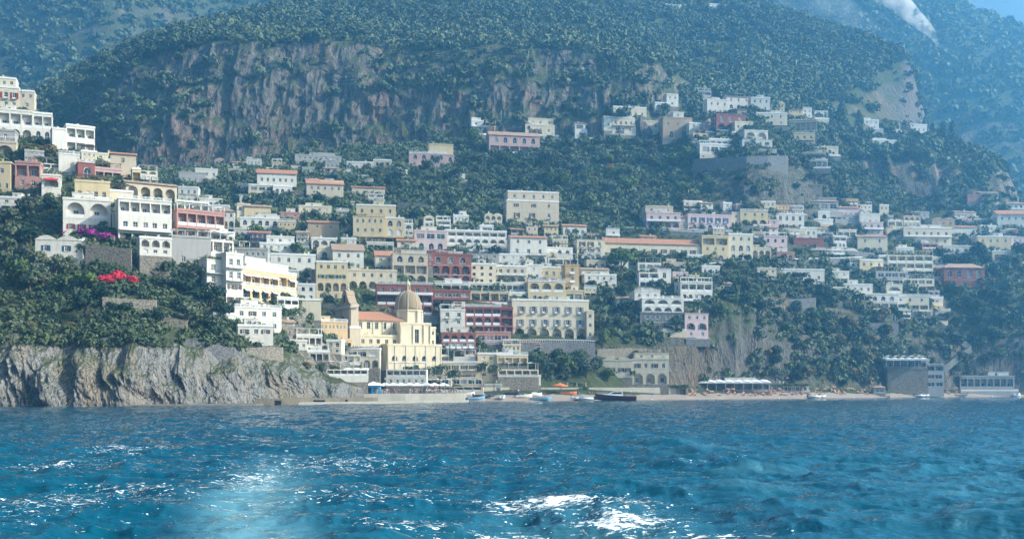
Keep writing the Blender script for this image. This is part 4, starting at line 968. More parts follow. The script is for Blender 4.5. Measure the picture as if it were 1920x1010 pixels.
for q in [('1620 1648 226 242 w w3/w2 f', 'hazy cream house at the near end of the far hamlet'), ('1652 1688 232 246 g w4 f', 'hazy grey house in the middle of the far hamlet'), ('1692 1738 234 250 w w5 f', 'hazy pale house beside the four cypresses'),
          ('1636 1690 264 280 w a4 f', 'low hazy white house under the far hamlet'), ('1168 1212 12 22 w w5 t', 'hazy house row on the left of the mountain top'), ('1222 1278 9 20 b w5 f', 'hazy beige row in the middle of the mountain top'),
          ('1330 1388 10 20 w w6 f', 'hazy long white building near the mountain-top cypress'), ('1396 1424 11 20 b L4 f', 'hazy low shed at the right of the mountain top')]:
    H(q[1], [q[0]], 0, 8)
# --- houses below the bluff and the right-hand road
H('pinkish villa with two long white balconies and an arched porch', ['1212 1276 400 430 k D4/A4 f', '1210 1262 388 400 b w3 f'], -3, 8, rail='w', cat='villa', name='pink_villa')
H('pale pink house row with small balconies and blue arched doors', ['1290 1372 404 432 k d5/a5 f'], 0, 8, 'blue')
H('bright yellow house with white window surrounds and roof terrace', ['1388 1440 396 424 y w3/A3 r', '1372 1390 400 424 c w1/w1 f s=0.5'], 0, 8, rail='w')
H('white house with four tall narrow windows and dark roof pergola', ['1455 1508 402 430 w t4/D4 p'], 0, 8, 'green', rail='i')
H('white house with one large blue arch by the road', ['1534 1556 398 418 w a1 f', '1508 1562 412 432 w D4 f s=-0.8'], 0, 7, rail='w', fr='b')
H('grey roofed low house behind the blue-arched house', ['1520 1572 378 396 g W3 t', '1570 1612 390 412 k w4 t'], 0, 7)
H('lilac-grey house half hidden by trees along the upper road', ['1566 1612 404 428 g w4/w3 f'], 0, 7)
H('white stepped house with pink balcony at the end of the upper road', ['1614 1656 418 442 k D3/w3 f', '1612 1650 402 418 w b0/w3 f s=1'], 0, 8, rail='w')
H('cream house with a flat tiled roof beside the bright lime tree', ['1608 1664 444 476 c w2/a2 t'], -4, 8, 'grey')
H('brick-pink house under the crags of the right promontory', ['1814 1840 366 392 l w2/w2 f', '1838 1872 362 384 w L4/w4 t'], -6, 8, rail='w')
H('hazy long white house stepping along the right crags', ['1868 1922 382 404 w D5/w5 t'], -6, 8, rail='w')
H('tall white gabled house at the right edge below the crags', ['1870 1926 402 432 w w4/w3 T'], -8, 9)
H('long cream house with five shuttered doors and a domed annex behind', ['1694 1784 428 460 c D6/w5 f', '1748 1790 412 427 t w3 v'], -2, 8, 'brown', rail='w')
H('white and pink house with a red-brown side tower', ['1783 1832 426 450 w w3 t tile=1', '1764 1784 424 474 l b0 f s=0.4', '1784 1836 449 472 k D4 f s=-0.8'], -3, 8, rail='w')
H('white arched annex below the white and pink house', ['1768 1838 462 480 w a4 f'], -2, 6)
H('pale yellow house with small windows at the right end of the lower road', ['1833 1895 444 474 y w4/s4 f'], -4, 8, 'green')
H('low cream workshop cut into the right bank with an awning', ['1860 1916 472 492 c W2 f'], -4, 7)
H('pale yellow cube house with slim windows beside the terraced cream hotel', ['1612 1656 488 520 y w3/w2 f'], 3, 8)
H('cream hotel with three rows of open balconies below the road', ['1664 1750 478 520 c L5/L5/L5 c', '1648 1668 480 506 w L1/L1 f s=0.5'], -2, 8, rail='w', cat='hotel', name='terraced_hotel')
H('glass-walled restaurant on a stone base left of the cream hotel', ['1642 1702 508 538 g W4/L4 c'], 0, 7, rail='i', cat='restaurant', name='glass_restaurant')
H('small cream tower house beneath the glass-walled restaurant', ['1662 1692 536 562 c A1/b0 r'], 0, 6, rail='w')
H('dark red palace with white arched windows under a tiled roof', ['1770 1846 502 545 r a4/a3 h old=1', '1794 1830 545 556 w b0 r s=-2'], -3, 9, cat='villa', name='red_palace')
H('white villa with dark pines before it and tall arched bays', ['1456 1546 506 532 w w5 f', '1456 1490 530 556 w a2 f s=-1', '1490 1542 530 552 w a3 f'], 0, 8, cat='villa', name='white_villa')
H('long white hotel with rooftop pavilion and pillared dining terrace', ['1566 1684 552 566 w a7 f', '1588 1684 566 582 w L6 f s=-0.5 rail=w', '1586 1680 580 606 w b0/w6 f s=-2.5 d=4', '1582 1636 534 551 w w4 f', '1562 1584 540 566 w L2 f s=0.4'], 0, 8, rail='w', cat='hotel', name='white_hotel')
H('cream villa with flat roof terrace right of the long white hotel', ['1672 1742 555 584 c w3/L4 r', '1704 1748 584 612 c a3/w3 r s=-0.8'], -3, 8, rail='w', cat='villa', name='cream_villa')
# --- the crowded middle of the town
H('grand square beige palazzo with three rows of shuttered windows', ['950 1048 378 426 b s3/d3/w3 f', '952 1048 361 377 b w5 f'], 0, 10, 'brown', cat='palazzo', name='beige_palazzo')
H('tall yellow palazzo stepped with terraces and a lower arched wing', ['662 722 406 458 y w5/w4/L5 r', '668 742 386 406 y w4 f s=1.5', '722 758 410 444 y a2/a2 f s=1'], -3, 9, 'brown', cat='palazzo', name='yellow_palazzo')
H('cream house with small paired windows above the tan house', ['560 622 388 410 c w4/w4 f'], 2, 8)
H('coral house with a white arched porch below the retaining wall', ['526 562 400 418 l w2/w2 f'], 4, 7)
H('tan house with a red tiled roof and one dark window', ['577 636 418 448 t w2/b0 t tile=1'], 2, 8)
H('white row of three round arches below the tan house', ['584 632 448 468 w A3 f'], 2, 7)
H('white hotel with a stacked roof terrace above the long grey house', ['487 556 458 482 w w5/a4 f', '500 552 445 457 w w3 f'], 6, 8, rail='w', cat='hotel', name='white_hotel')
H('long grey shaded house with two rows of small windows', ['434 502 468 502 g w6/w6 f'], 8, 8)
H('wide white house with blind arches and a climbing vine', ['492 592 478 518 w w5/a4 f'], 4, 8)
H('yellow apartment house with four storeys and green shutters', ['593 652 492 564 y w4/s4/A4/w4 f'], 3, 8, 'green', cat='apartment building', name='yellow_apartments')
H('white gabled house with a tiled roof behind the yellow apartments', ['624 682 470 508 w w3/w3 T'], 3, 9)
H('small round-topped cream tower beside the white gabled house', ['594 622 466 494 c a1 v'], 3, 6)
H('narrow brick-red wall house left of the yellow apartments', ['584 595 508 545 l w1/w1 f'], 3, 6)
H('cream house with glazed arches over an ivy-covered wall', ['652 744 508 542 c w5/A5 f', '656 706 542 578 n w3/w3 f s=0.5'], 0, 8)
H('low cream house with bright coral roof tiles', ['704 738 480 508 c w2/w2 T tile=1'], 3, 7)
H('little cream house with an orange tiled lean-to roof', ['650 706 500 514 c b0 t tile=1'], 3, 7, Y=462)
H('big beige house with four tiers of arched loggias', ['736 802 476 532 b a3/L3/A3 r', '752 800 470 476 w b0 r'], 0, 8, cat='apartment building', name='arcaded_apartments')
H('dark red palace with white arches and green doors', ['806 884 478 532 r a3/A4/A4 f', '802 812 472 500 r a1/w1 f s=-0.5', '818 868 472 478 w b0 r'], 0, 8, 'green', rail='i', cat='palazzo', name='red_palazzo')
H('white colonnaded terrace building under the dark red palace', ['812 880 532 548 w L4 r'], 0, 7, rail='w', cat='building', name='terrace_building')
H('long dark red house behind the church dome with white railings', ['706 812 534 590 r D6/L6/L6 r', '812 882 546 560 r W4 f s=1'], 0, 8, rail='w')
H('white house with three shuttered windows right of the church dome', ['808 872 558 582 w s3 f'], 0, 7, 'brown')
H('cream house with red-brown windows left of the blue-arched house', ['878 930 496 532 c w3/w3/w3 f'], 0, 8, fr='n')
H('beige house with long white balustrade and two wide blue arches', ['930 988 500 532 b D4/A3 f'], 0, 8, rail='b')
H('long colonnaded restaurant terrace with white pillars in the town centre', ['880 985 532 547 w L9 f rail=w'], 0, 6, rail='w', cat='restaurant', name='terrace_restaurant')
H('yellow loggia house with four open bays above the red hotel', ['882 955 547 566 y L4 r in=c', '890 955 566 577 r w5 f s=-0.5'], 0, 7, rail='i')
H('tiny bright white chapel house with a curved gable', ['984 1016 498 524 w w1/w2 f', '986 1000 490 498 w b0 v'], 0, 7)
H('plain yellow house with a flat front beside the tiny chapel house', ['1016 1060 502 524 y w3 f'], 0, 7)
H('tall narrow ochre house with two balconies', ['1060 1086 498 546 n d1/d1/b0 f'], 0, 7, rail='w')
H('warm yellow arcade with one large white-rimmed arch on a terrace', ['990 1060 528 566 y A3/d3 r', '1058 1094 546 566 y W2 f s=0.5', '955 992 550 566 w A2 f s=0.5'], 0, 7, rail='w', cat='building', name='yellow_arcade')
H('big cream hotel with six arched bays under two rows of tall windows', ['960 1104 564 636 c d6/d6/A6 f', '1100 1114 584 636 c w1/w1/w1 v s=-1.5 d=6'], 0, 10, 'grey', cat='hotel', name='cream_hotel')
H('white house with roof terrace and tall dark windows beside the red hotel', ['826 872 582 626 w d2/w2/w2 p'], 0, 8, rail='i')
H('dark red hotel with a white grid of loggias', ['872 940 576 626 r L4/A4/L4 r in=l rail=w', '938 962 578 626 r L1/L1/L1 f s=0.6 in=r rail=i'], 0, 8, rail='w', cat='hotel', name='red_hotel')
H('crimson house with pale shuttered arches below the white terrace house', ['828 892 626 668 r A4/d5/w4 f'], 0, 8, 'grey', rail='w')
H('rose pink lean-to house under the dark red hotel', ['892 958 624 642 l W4 f'], 0, 7)
H('plain pale pink house with a few tiny windows', ['892 944 642 666 k w4/w3 f'], 0, 7, Y=408)
H('yellow restaurant house with a balustraded terrace over the beach', ['896 962 664 726 y w4/w4/w3/b0 f', '932 990 666 692 y L4 r s=-1 rail=b', '934 1010 692 706 c L5 c s=-3'], 0, 8, rail='b', cat='restaurant', name='yellow_restaurant')
H('white glass-fronted cafe with flat roof above the green pergola', ['942 1014 706 722 w W8 f s=-6'], 0, 6, cat='cafe', name='beach_cafe')
H('pale cream house with dark shutters behind the promenade trees', ['828 896 680 716 c s4/s4 f', '850 892 668 679 w b0 c'], 0, 7, 'brown')
H('white-canopied terrace house right beside the church apse', ['800 842 664 690 w L3 c', '790 846 690 722 w w3/L3 f s=-0.8'], 0, 6, rail='w')
# --- terraces between the palazzo and the hotel
H('pinkish house with three curtained bays left of the long white hotel', ['777 838 434 470 k W3/a3 f'], 0, 8)
H('long white hotel with curved balconies stacked in three tiers', ['838 950 434 472 w L7/A7/D7 f', '900 925 424 434 w W1 f'], 0, 9, rail='w', cat='hotel', name='white_hotel')
H('white house with red roof tiles and three square windows', ['957 1026 446 494 w w3/D3/A3 t tile=1'], 0, 8, rail='i')
H('low white house with three doors under a planted roof terrace', ['1026 1074 466 490 w a3/b0 p'], 0, 7)
H('small white tiled house below the square beige palazzo', ['1056 1100 424 444 w s3 t'], 0, 8, 'brown')
H('beige-white house with pillared loggias and spiky roof posts', ['1082 1134 450 490 c d3/d3/L3 r'], 0, 8, 'brown', rail='i')
H('very long cream convent with nine windows under a terracotta roof', ['1134 1316 458 478 c d9 T tile=1', '1172 1318 478 496 w L9 f s=-0.8'], 0, 9, 'brown', rail='i', cat='convent', name='long_convent')
H('low white house with a tiled lean-to beside the big lime-green tree', ['1096 1156 516 540 w w4/b0 f', '1090 1142 506 515 c b0 t'], 0, 7)
H('white open terrace house with a tiny blue doorway', ['1198 1236 510 540 w L2/W3 c'], 0, 7, rail='w', fr='b')
H('narrow white house with one tall dark door', ['1232 1258 508 540 w t1/b0 r'], 0, 7, rail='w')
H('blue-shaded white house with a vine-covered upper terrace', ['1276 1336 530 564 w L4/D5 p'], 0, 8, rail='w', fr='b')
H('large white house on a tall stone base above the gully', ['1200 1284 588 618 G s4/b0 f', '1204 1282 560 588 w A3/A4 r s=0.6', '1190 1238 547 562 w w3 r s=2.5'], 0, 8, 'grey', rail='w', cat='villa', name='white_villa')
H('pale pink villa with arched balconies clinging to the gully edge', ['1284 1328 588 634 k w3/A2/w2 r'], 0, 7, 'brown', rail='i')
H('two pale cream seaside villas with white domed roofs and twin arches', ['1185 1254 674 720 c s4/A3 v', '1190 1254 662 674 c w3 r s=1.5', '1130 1186 676 708 c s4 v s=-0.5'], 0, 8, 'brown', Y=417, cat='villa', name='seaside_villa')
H('mustard house with a covered roof terrace by the road', ['1316 1366 444 490 y L2/w3/a2 f'], 0, 8)
H('beige house with one big dark arch by the road', ['1366 1412 440 490 c w3/a3/a3 f'], 0, 8)
H('long low arcade with a green garden roof on the road', ['1410 1446 466 490 c A3 f'], 0, 7)
H('rose house with two square windows and crimson top terrace', ['1432 1476 444 474 k w3/a2 p'], 0, 8, fr='n')
H('deep red house with a white pillared gallery in front', ['1488 1545 448 470 r w3 f s=1', '1490 1547 468 486 w L5 r s=-1'], 0, 8, rail='w')
H('brick-coloured low annex with garage arches beside the deep red house', ['1446 1490 474 490 l a3 f'], 0, 6)

# --- small houses and annexes filling the rows
for spec, label, kw in [
 (['376 430 386 402 w w4 f'], 'low white row with four windows above the conical-roofed house', {}),
 (['438 470 430 448 w w3 f'], 'small white house just left of the white arcaded house', {}),
 (['546 592 534 566 w w3/a3 f'], 'blue-white house with three doors behind the yellow hotel', dict(fr='b')),
 (['556 594 566 586 w w3 r'], 'white terrace block under the blue-white three-door house', dict(rail='w')),
 (['520 560 508 530 w a2/w2 f'], 'white vaulted house over the yellow hotel roof', {}),
 (['640 668 448 470 w w2/w1 f'], 'small white house left of the yellow palazzo garden', {}),
 (['688 738 456 474 w L4 p'], 'white pergola terrace under the yellow palazzo', dict(rail='w')),
 (['745 780 452 472 c w2/w1 t'], 'cream cottage with a tiled roof above the arcaded apartments', {}),
 (['1100 1136 490 508 c a3 f'], 'cream arched annex below the pillared beige-white house', {}),
 (['1140 1178 484 502 w w3 f'], 'white garden annex behind the lime-green tree', {}),
 (['1196 1240 492 508 w W3 c'], 'white glazed veranda above the open terrace house', dict(rail='w')),
 (['1244 1300 494 508 b w4 f'], 'long beige annex below the convent end', {}),
 (['1262 1290 512 532 k w2/a1 f'], 'rosy cottage left of the vine-covered terrace house', {}),
 (['1316 1350 500 516 w w3 f'], 'low white house under the mustard house wall', {}),
 (['1420 1456 504 524 c w3/w2 f'], 'cream house left of the white villa with pines', {}),
 (['1560 1592 510 530 w w2/L2 f'], 'white cottage above the long white hotel', dict(rail='w')),
 (['1692 1752 522 548 c W4/L4 c'], 'cream veranda with canvas under the cream hotel', dict(rail='w')),
 (['1500 1532 428 446 w w3 f'], 'small white house under the blue-arched house', {}),
 (['1442 1460 414 430 k w1/w1 f'], 'narrow rosy house right of the bright yellow house', {}),
 (['1272 1292 408 428 g w1/w1 t'], 'small grey house between the pinkish and pale pink houses', {}),
 (['1556 1606 432 448 w L4 p'], 'white pergola house on the bank above the deep red gallery', dict(rail='w')),
 (['1664 1692 430 450 c w2/w2 f'], 'cream house left of the long five-door house', {}),
 (['1838 1868 424 442 w w2/w2 f'], 'white house behind the pale yellow right-hand house', {}),
 (['1896 1930 446 470 k w3/w3 f'], 'pink-white house at the right edge by the lower road', {}),
 (['1790 1830 398 412 w w3 t'], 'white house under the brick-pink crag house', {}),
 (['1700 1742 398 410 g w3 f'], 'grey low house in the trees below the promontory', {}),
 (['1660 1700 556 580 w w2/L2 r'], 'white stepped house right of the dining terrace', dict(rail='w')),
 (['1748 1768 560 580 c w1/w1 f'], 'tiny cream house beside the pale parapet', {}),
 (['1340 1372 532 552 g w2/b0 t'], 'small stone house in the trees right of the vine terrace', {}),
 (['1156 1190 560 580 c w2/w1 t'], 'cream cottage in the gully left of the large white house', {}),
 (['1000 1044 470 488 c w3 f'], 'cream block behind the low three-door house', {}),
 (['700 736 510 534 w a2/w2 f'], 'white house with two small arches beside the apartments', {}),
 (['936 986 478 498 w w3/w3 f'], 'white block below the curved balcony hotel', {}),
 (['876 936 476 496 g w4/w3 r'], 'grey-white block above the red-brown windowed house', {}),
 (['1028 1084 484 500 w L4 c'], 'white canvas-covered terrace above the ochre house', dict(rail='w')),
 (['872 900 664 682 w w2 c'], 'white cafe terrace between the crimson house and the church', dict(rail='w')),
 (['846 906 706 724 c W4 c'], 'cream shopfront with an orange awning on the promenade', dict(Y=383)),
 (['760 846 708 724 w W5 f'], 'white shopfront row behind the plaza parasols', dict(Y=378)),
 (['612 640 640 664 c a2/w2 f'], 'cream tower house behind the orange restaurant', {}),
 (['1090 1130 476 490 w w3 r'], 'white parapet house above the cream arched annex', dict(rail='w')),
 (['610 636 304 318 g w3 f'], 'grey shed beside the far shaded row', {}),
 (['740 764 320 334 c w2 f'], 'small cream garden house below the pink villa', {}),
 (['846 872 328 340 w w2 f'], 'white garden house in the trees right of the pink villa', {}),
 (['1540 1572 276 292 c w3/w2 f'], 'cream house stepping down right of the bluff', {}),
 (['1378 1412 230 246 c w3 f'], 'cream wing right of the dark red palazzo on the bluff', {}),
 (['1292 1324 232 252 w w2/a1 f'], 'white house between the tan palace and the red palazzo', {}),
]:
    kw.setdefault('depth', 7)
    H(label, spec, 0, **{k: v for k, v in kw.items()})
for spec, label, yaw in [
 ('62 112 306 328 w L3/b0 c', 'white canvas terrace beside the plain white annex', 20), ('180 214 290 312 c w2/w1 f', 'cream house behind the brick-red round room', 25), ('232 262 356 378 w L2/w2 p', 'white pergola house at the top of the crest', 28),
 ('330 392 376 398 w L4 c', 'white canvas terrace on the crest over the coral house', 32), ('398 440 440 464 w L3/w3 r', 'white balcony house right of the planted glass house', 38), ('0 58 372 396 w w3/L3 f', 'white house buried in trees at the left edge', 12),
 ('210 250 404 430 c a2/w2 f', 'cream arched house left of the glazed verandas', 25), ('430 470 464 486 w L3/w2 c', 'white covered terrace over the stepped row', 42), ('470 530 486 500 w L4 p', 'long white pergola roof above the yellow hotel', 50),
 ('520 560 560 590 w L3/w3 f', 'white lower wing right of the yellow hotel', 40), ('540 576 640 656 w w3 f', 'small white block below the stone bastion', 20), ('640 676 664 684 w L3 c', 'white canvas terrace beside the cream veranda house', 10)]:
    H(label, [spec], yaw, 6, rail='w', only=HK)

H('long white veranda with open bays at the foot of the church', ['724 800 692 722 w L6/w6 c'], 0, 5, Y=356, rail='w')

# --- infill: smaller houses in the gaps of the crowded rows, each told apart by the house it stands next to
import re
def inpoly(x, y, pts):
    c = False
    for (xa, ya), (xb, yb) in zip(pts, pts[1:] + pts[:1]):
        if (ya > y) != (yb > y) and x < (xb - xa) * (y - ya) / (yb - ya) + xa: c = not c
    return c
USEDL = set(r[4] for r in RECTS); ANCH = {}
for r in list(RECTS):
    a = re.split(r' (?:with|of|in|at|under|above|below|over|beside|behind|on|stepping|beneath|between|among|across|right|left|along|wrapped|cut|standing|from|clinging|by|half|facing) ', r[4])[0]
    if r[4] not in ANCH.values() and a in [k for k in ANCH]: ANCH[a] = None
    else: ANCH.setdefault(a, r[4])
AN = [(r, k) for r in RECTS for k, v in ANCH.items() if v == r[4]]
CN = {'w': 'white', 'c': 'cream', 'b': 'beige', 'k': 'pale pink', 'p': 'pink', 'l': 'coral', 'y': 'pale yellow', 'g': 'grey', 'o': 'apricot'}
RECTS.append((632, 830, 520, 700, 'church')); RECTS.append((1000, 1130, 662, 730, 'grove')); RECTS.append((1130, 1200, 480, 545, 'lime')); RECTS.append((182, 262, 505, 560, 'flowers')); RECTS.append((110, 215, 425, 455, 'purple'))
def infill(poly, tries, wr, hr, maxn, yaw=0, only=None, depth=7):
    xs_ = [p[0] for p in poly]; ys_ = [p[1] for p in poly]; n = 0
    for _ in range(tries):
        if n >= maxn: break
        x, y = rnd.uniform(min(xs_), max(xs_)), rnd.uniform(min(ys_), max(ys_))
        if not inpoly(x, y, poly): continue
        w_, h_ = rnd.uniform(*wr), rnd.uniform(*hr); R_ = (x - w_ / 2, x + w_ / 2, y - h_, y)
        bad = False
        for q in RECTS:
            ox = min(R_[1], q[1]) - max(R_[0], q[0]); oy = min(R_[3], q[3]) - max(R_[2], q[2])
            if ox > 0.18 * w_ and oy > 0.22 * h_: bad = True; break
        if bad: continue
        best = sorted(AN, key=lambda t: math.hypot((t[0][0] + t[0][1]) / 2 - x, ((t[0][2] + t[0][3]) / 2 - y + h_ / 2) * 1.3))[:4]
        col = rnd.choice('wwwwwccbbkplygo'); nf = 1 if h_ < 14 else 2 if h_ < 24 else 3; fl = max(1, int(w_ / rnd.uniform(6.5, 9)))
        tk = [rnd.choice(['w', 'a', 'L', 'd', 's', 'w', 'A', 'D', 'w']) for _ in range(nf)]; roof = rnd.choice(['f', 'f', 'r', 'r', 't', 'p', 'c', 'f', 'v', 't'])
        feat = {'t': 'a tiled roof', 'p': 'a roof pergola', 'c': 'a canvas-shaded roof', 'r': 'a railed roof terrace', 'v': 'vaulted roof', 'f': {'L': 'open bays', 'A': 'an arcade', 'D': 'a long balcony', 'd': 'small balconies', 'a': 'arched windows', 's': 'shuttered windows', 'w': 'plain windows'}[tk[0]]}[roof]
        lab = None
        for (r, k) in best:
            dx = x - (r[0] + r[1]) / 2; dy = (y - h_ / 2) - (r[2] + r[3]) / 2
            rel = ('right of' if dx > 0 else 'left of') if abs(dx) > abs(dy) * 1.3 else ('below' if dy > 0 else 'above')
            for sz in (('small',) if w_ < 24 else ('',)) :
                L_ = f"{sz} {CN[col]} house with {feat} {rel} the {k}".strip()
                if L_ not in USEDL and 4 <= len(L_.split()) <= 16: lab = L_; break
            if lab: break
        if not lab: continue
        USEDL.add(lab); n += 1
        rows = '/'.join(f'{t}{fl if t not in "LAD" else max(1, int(fl * 0.8))}' for t in tk)
        H(lab, [f'{R_[0]:.1f} {R_[1]:.1f} {R_[2]:.1f} {R_[3]:.1f} {col} {rows} {roof}'], yaw, depth, rail=rnd.choice('wwib'), only=only, sh=rnd.choice([None, 'brown', 'green', 'grey', 'blue']))
    return n
NI = [infill([(0, 215), (60, 215), (180, 300), (330, 350), (430, 410), (470, 480), (560, 560), (640, 660), (600, 680), (520, 650), (440, 600), (385, 500), (320, 480), (230, 440), (110, 430), (110, 360), (0, 350)], 900, (20, 42), (16, 30), 44, 24, HK, 6),
 infill([(430, 440), (560, 400), (780, 430), (950, 425), (1110, 440), (1110, 560), (960, 560), (955, 660), (900, 700), (830, 690), (820, 560), (700, 590), (600, 570), (560, 560)], 1600, (16, 38), (12, 26), 80),
 infill([(1110, 440), (1320, 480), (1330, 560), (1200, 545), (1110, 510)], 250, (16, 34), (12, 22), 8),
 infill([(1200, 395), (1560, 385), (1680, 400), (1920, 430), (1920, 480), (1400, 490), (1320, 440), (1200, 430)], 700, (16, 36), (11, 22), 40),
 infill([(1600, 480), (1760, 478), (1770, 600), (1690, 610), (1600, 540)], 250, (16, 30), (12, 20), 12),
 infill([(330, 320), (560, 300), (740, 300), (740, 420), (470, 420), (400, 390)], 300, (16, 34), (10, 18), 14),
 infill([(830, 660), (1000, 660), (1010, 722), (700, 735), (700, 690)], 300, (20, 36), (14, 24), 14),
 infill([(1320, 180), (1540, 220), (1560, 300), (1480, 290), (1310, 280)], 200, (16, 30), (10, 18), 10, 0, HM)]
# ------------------------------------------------------------ the domed church
def church():
    O = P(664, 690, 366); th = R(27); root = empty('domed_church', O, th)
    tag(root, 'cream yellow church with a ribbed tiled dome and orange nave roof above the quay', 'church')
    ctx = dict(O=O, th=th, sb=lambda bi, yb_: 0, depth=9, fr='s', sh=None, rail='i')
    block(root, '726 828 648 694 e b0/a5/b0 f s=-4.5 d=9 ns=1 f=4', ctx, 0)      # sacristy
    block(root, '664 748 600 640 e t5/b0 x s=3 d=13 ns=1 f=8', ctx, 1)            # nave
    block(root, '668 766 631 650 e w6 f s=0.3 d=4 ns=1 f=4', ctx, 2)              # aisle
    block(root, '750 808 608 650 e t1 f s=-1.2 d=14 ns=1 f=6', ctx, 3)            # transept
    block(root, '807 817 616 650 e w1/w1 f s=1 d=9 ns=1 f=6', ctx, 4)
    block(root, '658 672 574 616 b b0 f s=-0.6 d=17 ns=1 f=2', ctx, 5)            # facade, seen edge on
    block(root, '656 676 615 650 b b0/b0 f s=-1.4 d=18.5 ns=1 f=8', ctx, 6)
    e = (math.cos(th), math.sin(th)); n = (-math.sin(th), math.cos(th))
    def LX(px, s): bx, by = O.x + n[0] * s, O.y + n[1] * s; u = (px - 960) / F; return (u * by - bx) / (e[0] - u * e[1])
    def LZ(py, px, s): a = LX(px, s); y = O.y + n[1] * s + e[1] * a; return CAM_H + (HOR - py) / F * y - O.z
    # nave roof
    xa, xb = LX(666, 3), LX(757, 3); z0 = LZ(600, 710, 3); b = MB(); rise = 3.4
    for y0, y1 in ((2.5, 9.5), (16.5, 9.5)):
        q = [(xa, y0, z0), (xb, y0, z0), (xb, y1, z0 + rise), (xa, y1, z0 + rise)]; b.face(q); b.face([(x, y, z - 0.2) for x, y, z in q][::-1]); b.face([q[0], q[1], (q[1][0], y0, z0 - 0.2), (q[0][0], y0, z0 - 0.2)])
    b.face([(xb, 3, z0), (xb, 16, z0), (xb, 9.5, z0 + rise)]); b.face([(xa, 3, z0), (xa, 9.5, z0 + rise), (xa, 16, z0)])
    child('roof', b.mesh('roof', [M['tile']]), root)
    for px_, s_, ya, yb_ in [(x_, -4.5, 648, 692) for x_ in (728, 741, 762, 779.5, 799, 818, 827)] + [(x_, 3, 600, 632) for x_ in (666, 700, 718, 735)] + [(x_, -1.2, 609, 648) for x_ in (752, 775, 795, 807)]:
        b = MB(); a = LX(px_, s_); b.box(a - 0.22, a + 0.22, s_ - 0.16, s_ - 0.003, LZ(yb_, px_, s_), LZ(ya, px_, s_)); child('pilaster', b.mesh('pilaster', [WALL['c']]), root)
    # facade details on its shaded face (local -x side)
    fx = LX(658, -0.6); zt = LZ(574, 664, 0); b = MB()
    for yy_ in (0.6, 5.4, 10.4, 15.6): b.box(fx - 0.28, fx - 0.01, yy_ - 0.45, yy_ + 0.45, zt - 8.5, zt - 0.6)
    b.box(fx - 0.45, fx + 2.4, -1.0, 17.2, zt - 0.55, zt - 0.1); b.box(fx - 0.4, fx - 0.01, -0.8, 17, zt - 8.9, zt - 8.45)
    child('pilaster_order', b.mesh('pilaster_order', [M['stone_trim']]), root)
    b = MB(); b.lathe(0, 0, [(0.9, 0), (0.9, 0.12)], 16); 
    wn = child('clock', b.mesh('clock', [M['dark']]), root, (fx - 0.02, 8, zt - 4)); wn.rotation_euler = (0, -math.pi / 2, 0)
    # curved bell gable
    prof = [(-7.4, 0.25), (-7.2, 1.1), (-6.0, 1.3), (-4.8, 2.0), (-3.6, 3.6), (-2.5, 4.9), (-2.5, 5.3), (-2.0, 6.2), (-1.0, 7.0), (0, 7.3)]
    prof = [(y, z * 0.85) for y, z in prof]; pts = prof + [(-y, z) for y, z in prof[::-1][1:]]; b = MB(); c = 8.0; k = len(pts)
    b.face([(fx + 0.5, c + y, zt + z) for y, z in pts]); b.face([(fx + 3.4, c + y, zt + z) for y, z in pts][::-1])
    for i in range(k - 1):
        p, q = pts[i], pts[i + 1]; b.face([(fx + 0.5, c + p[0], zt + p[1]), (fx + 3.4, c + p[0], zt + p[1]), (fx + 3.4, c + q[0], zt + q[1]), (fx + 0.5, c + q[0], zt + q[1])])
    b.face([(fx + 0.5, c - 7.4, zt + .25), (fx + 0.5, c + 7.4, zt + .25), (fx + 3.4, c + 7.4, zt + .25), (fx + 3.4, c - 7.4, zt + .25)])
    bg_ = child('bell_gable', b.mesh('bell_gable', [WALL['t']]), root)
    b = MB(); b.box(fx + 0.45, fx + 0.47, c - 1.0, c + 1.0, zt + 1.6, zt + 4.4); b.box(fx + 3.43, fx + 3.45, c - 1.0, c + 1.0, zt + 1.6, zt + 4.4); child('bell_opening', b.mesh('bell_opening', [M['dark']]), bg_)
    b = MB(); b.lathe(fx + 1.9, c, [(0.45, zt + 6.1), (0.6, zt + 6.5), (0.2, zt + 7.0), (0.3, zt + 7.4), (0.02, zt + 7.8)], 8); child('finial', b.mesh('finial', [M['stone_trim']]), bg_)
    # drum, dome, lantern
    s = 7.5; cx = LX(765, s); r = 25.5 * (O.y + s) / F; zb = LZ(610, 765, s); zd = LZ(581, 765, s); zt2 = LZ(546, 765, s); cyy = s
    b = MB(); b.lathe(cx, cyy, [(r * 1.02, zb - 3), (r * 1.02, zd - 0.7), (r * 1.12, zd - 0.55), (r * 1.12, zd - 0.1), (r * 0.95, zd)], 8, 0, a0=math.pi / 8)
    dr = child('drum', b.mesh('drum', [WALL['e']]), root)
    for i in range(8):
        a = i * math.pi / 4 - math.pi / 2; rr_ = r * 1.02 * math.cos(math.pi / 8); w_ = child('window', pane_mesh('window', 1.5, 3.2, 's'), dr, (cx + math.cos(a) * (rr_ + 0.06 - .2), cyy + math.sin(a) * (rr_ + 0.06 - .2), zd - 4.6)); w_.rotation_euler = (0, 0, a + math.pi / 2)
        w_.location.x += 0.0; b = MB(); a2 = a + math.pi / 8; qx, qy = cx + math.cos(a2) * r * 1.04, cyy + math.sin(a2) * r * 1.04
        b.lathe(qx, qy, [(0.55, zb - 3), (0.5, zd - 0.75)], 6); child('buttress', b.mesh('buttress', [WALL['e']]), dr)
    Hd = zt2 - zd; prof = [(r * 1.0 * math.cos(t) ** 0.75 if t < 1.5 else 0.9, zd + Hd * math.sin(t)) for t in [i * 1.42 / 10 for i in range(11)]]
    b = MB(); b.lathe(cx, cyy, prof, 24, 0); dm = child('dome', b.mesh('dome', [M['dome']], True), root)
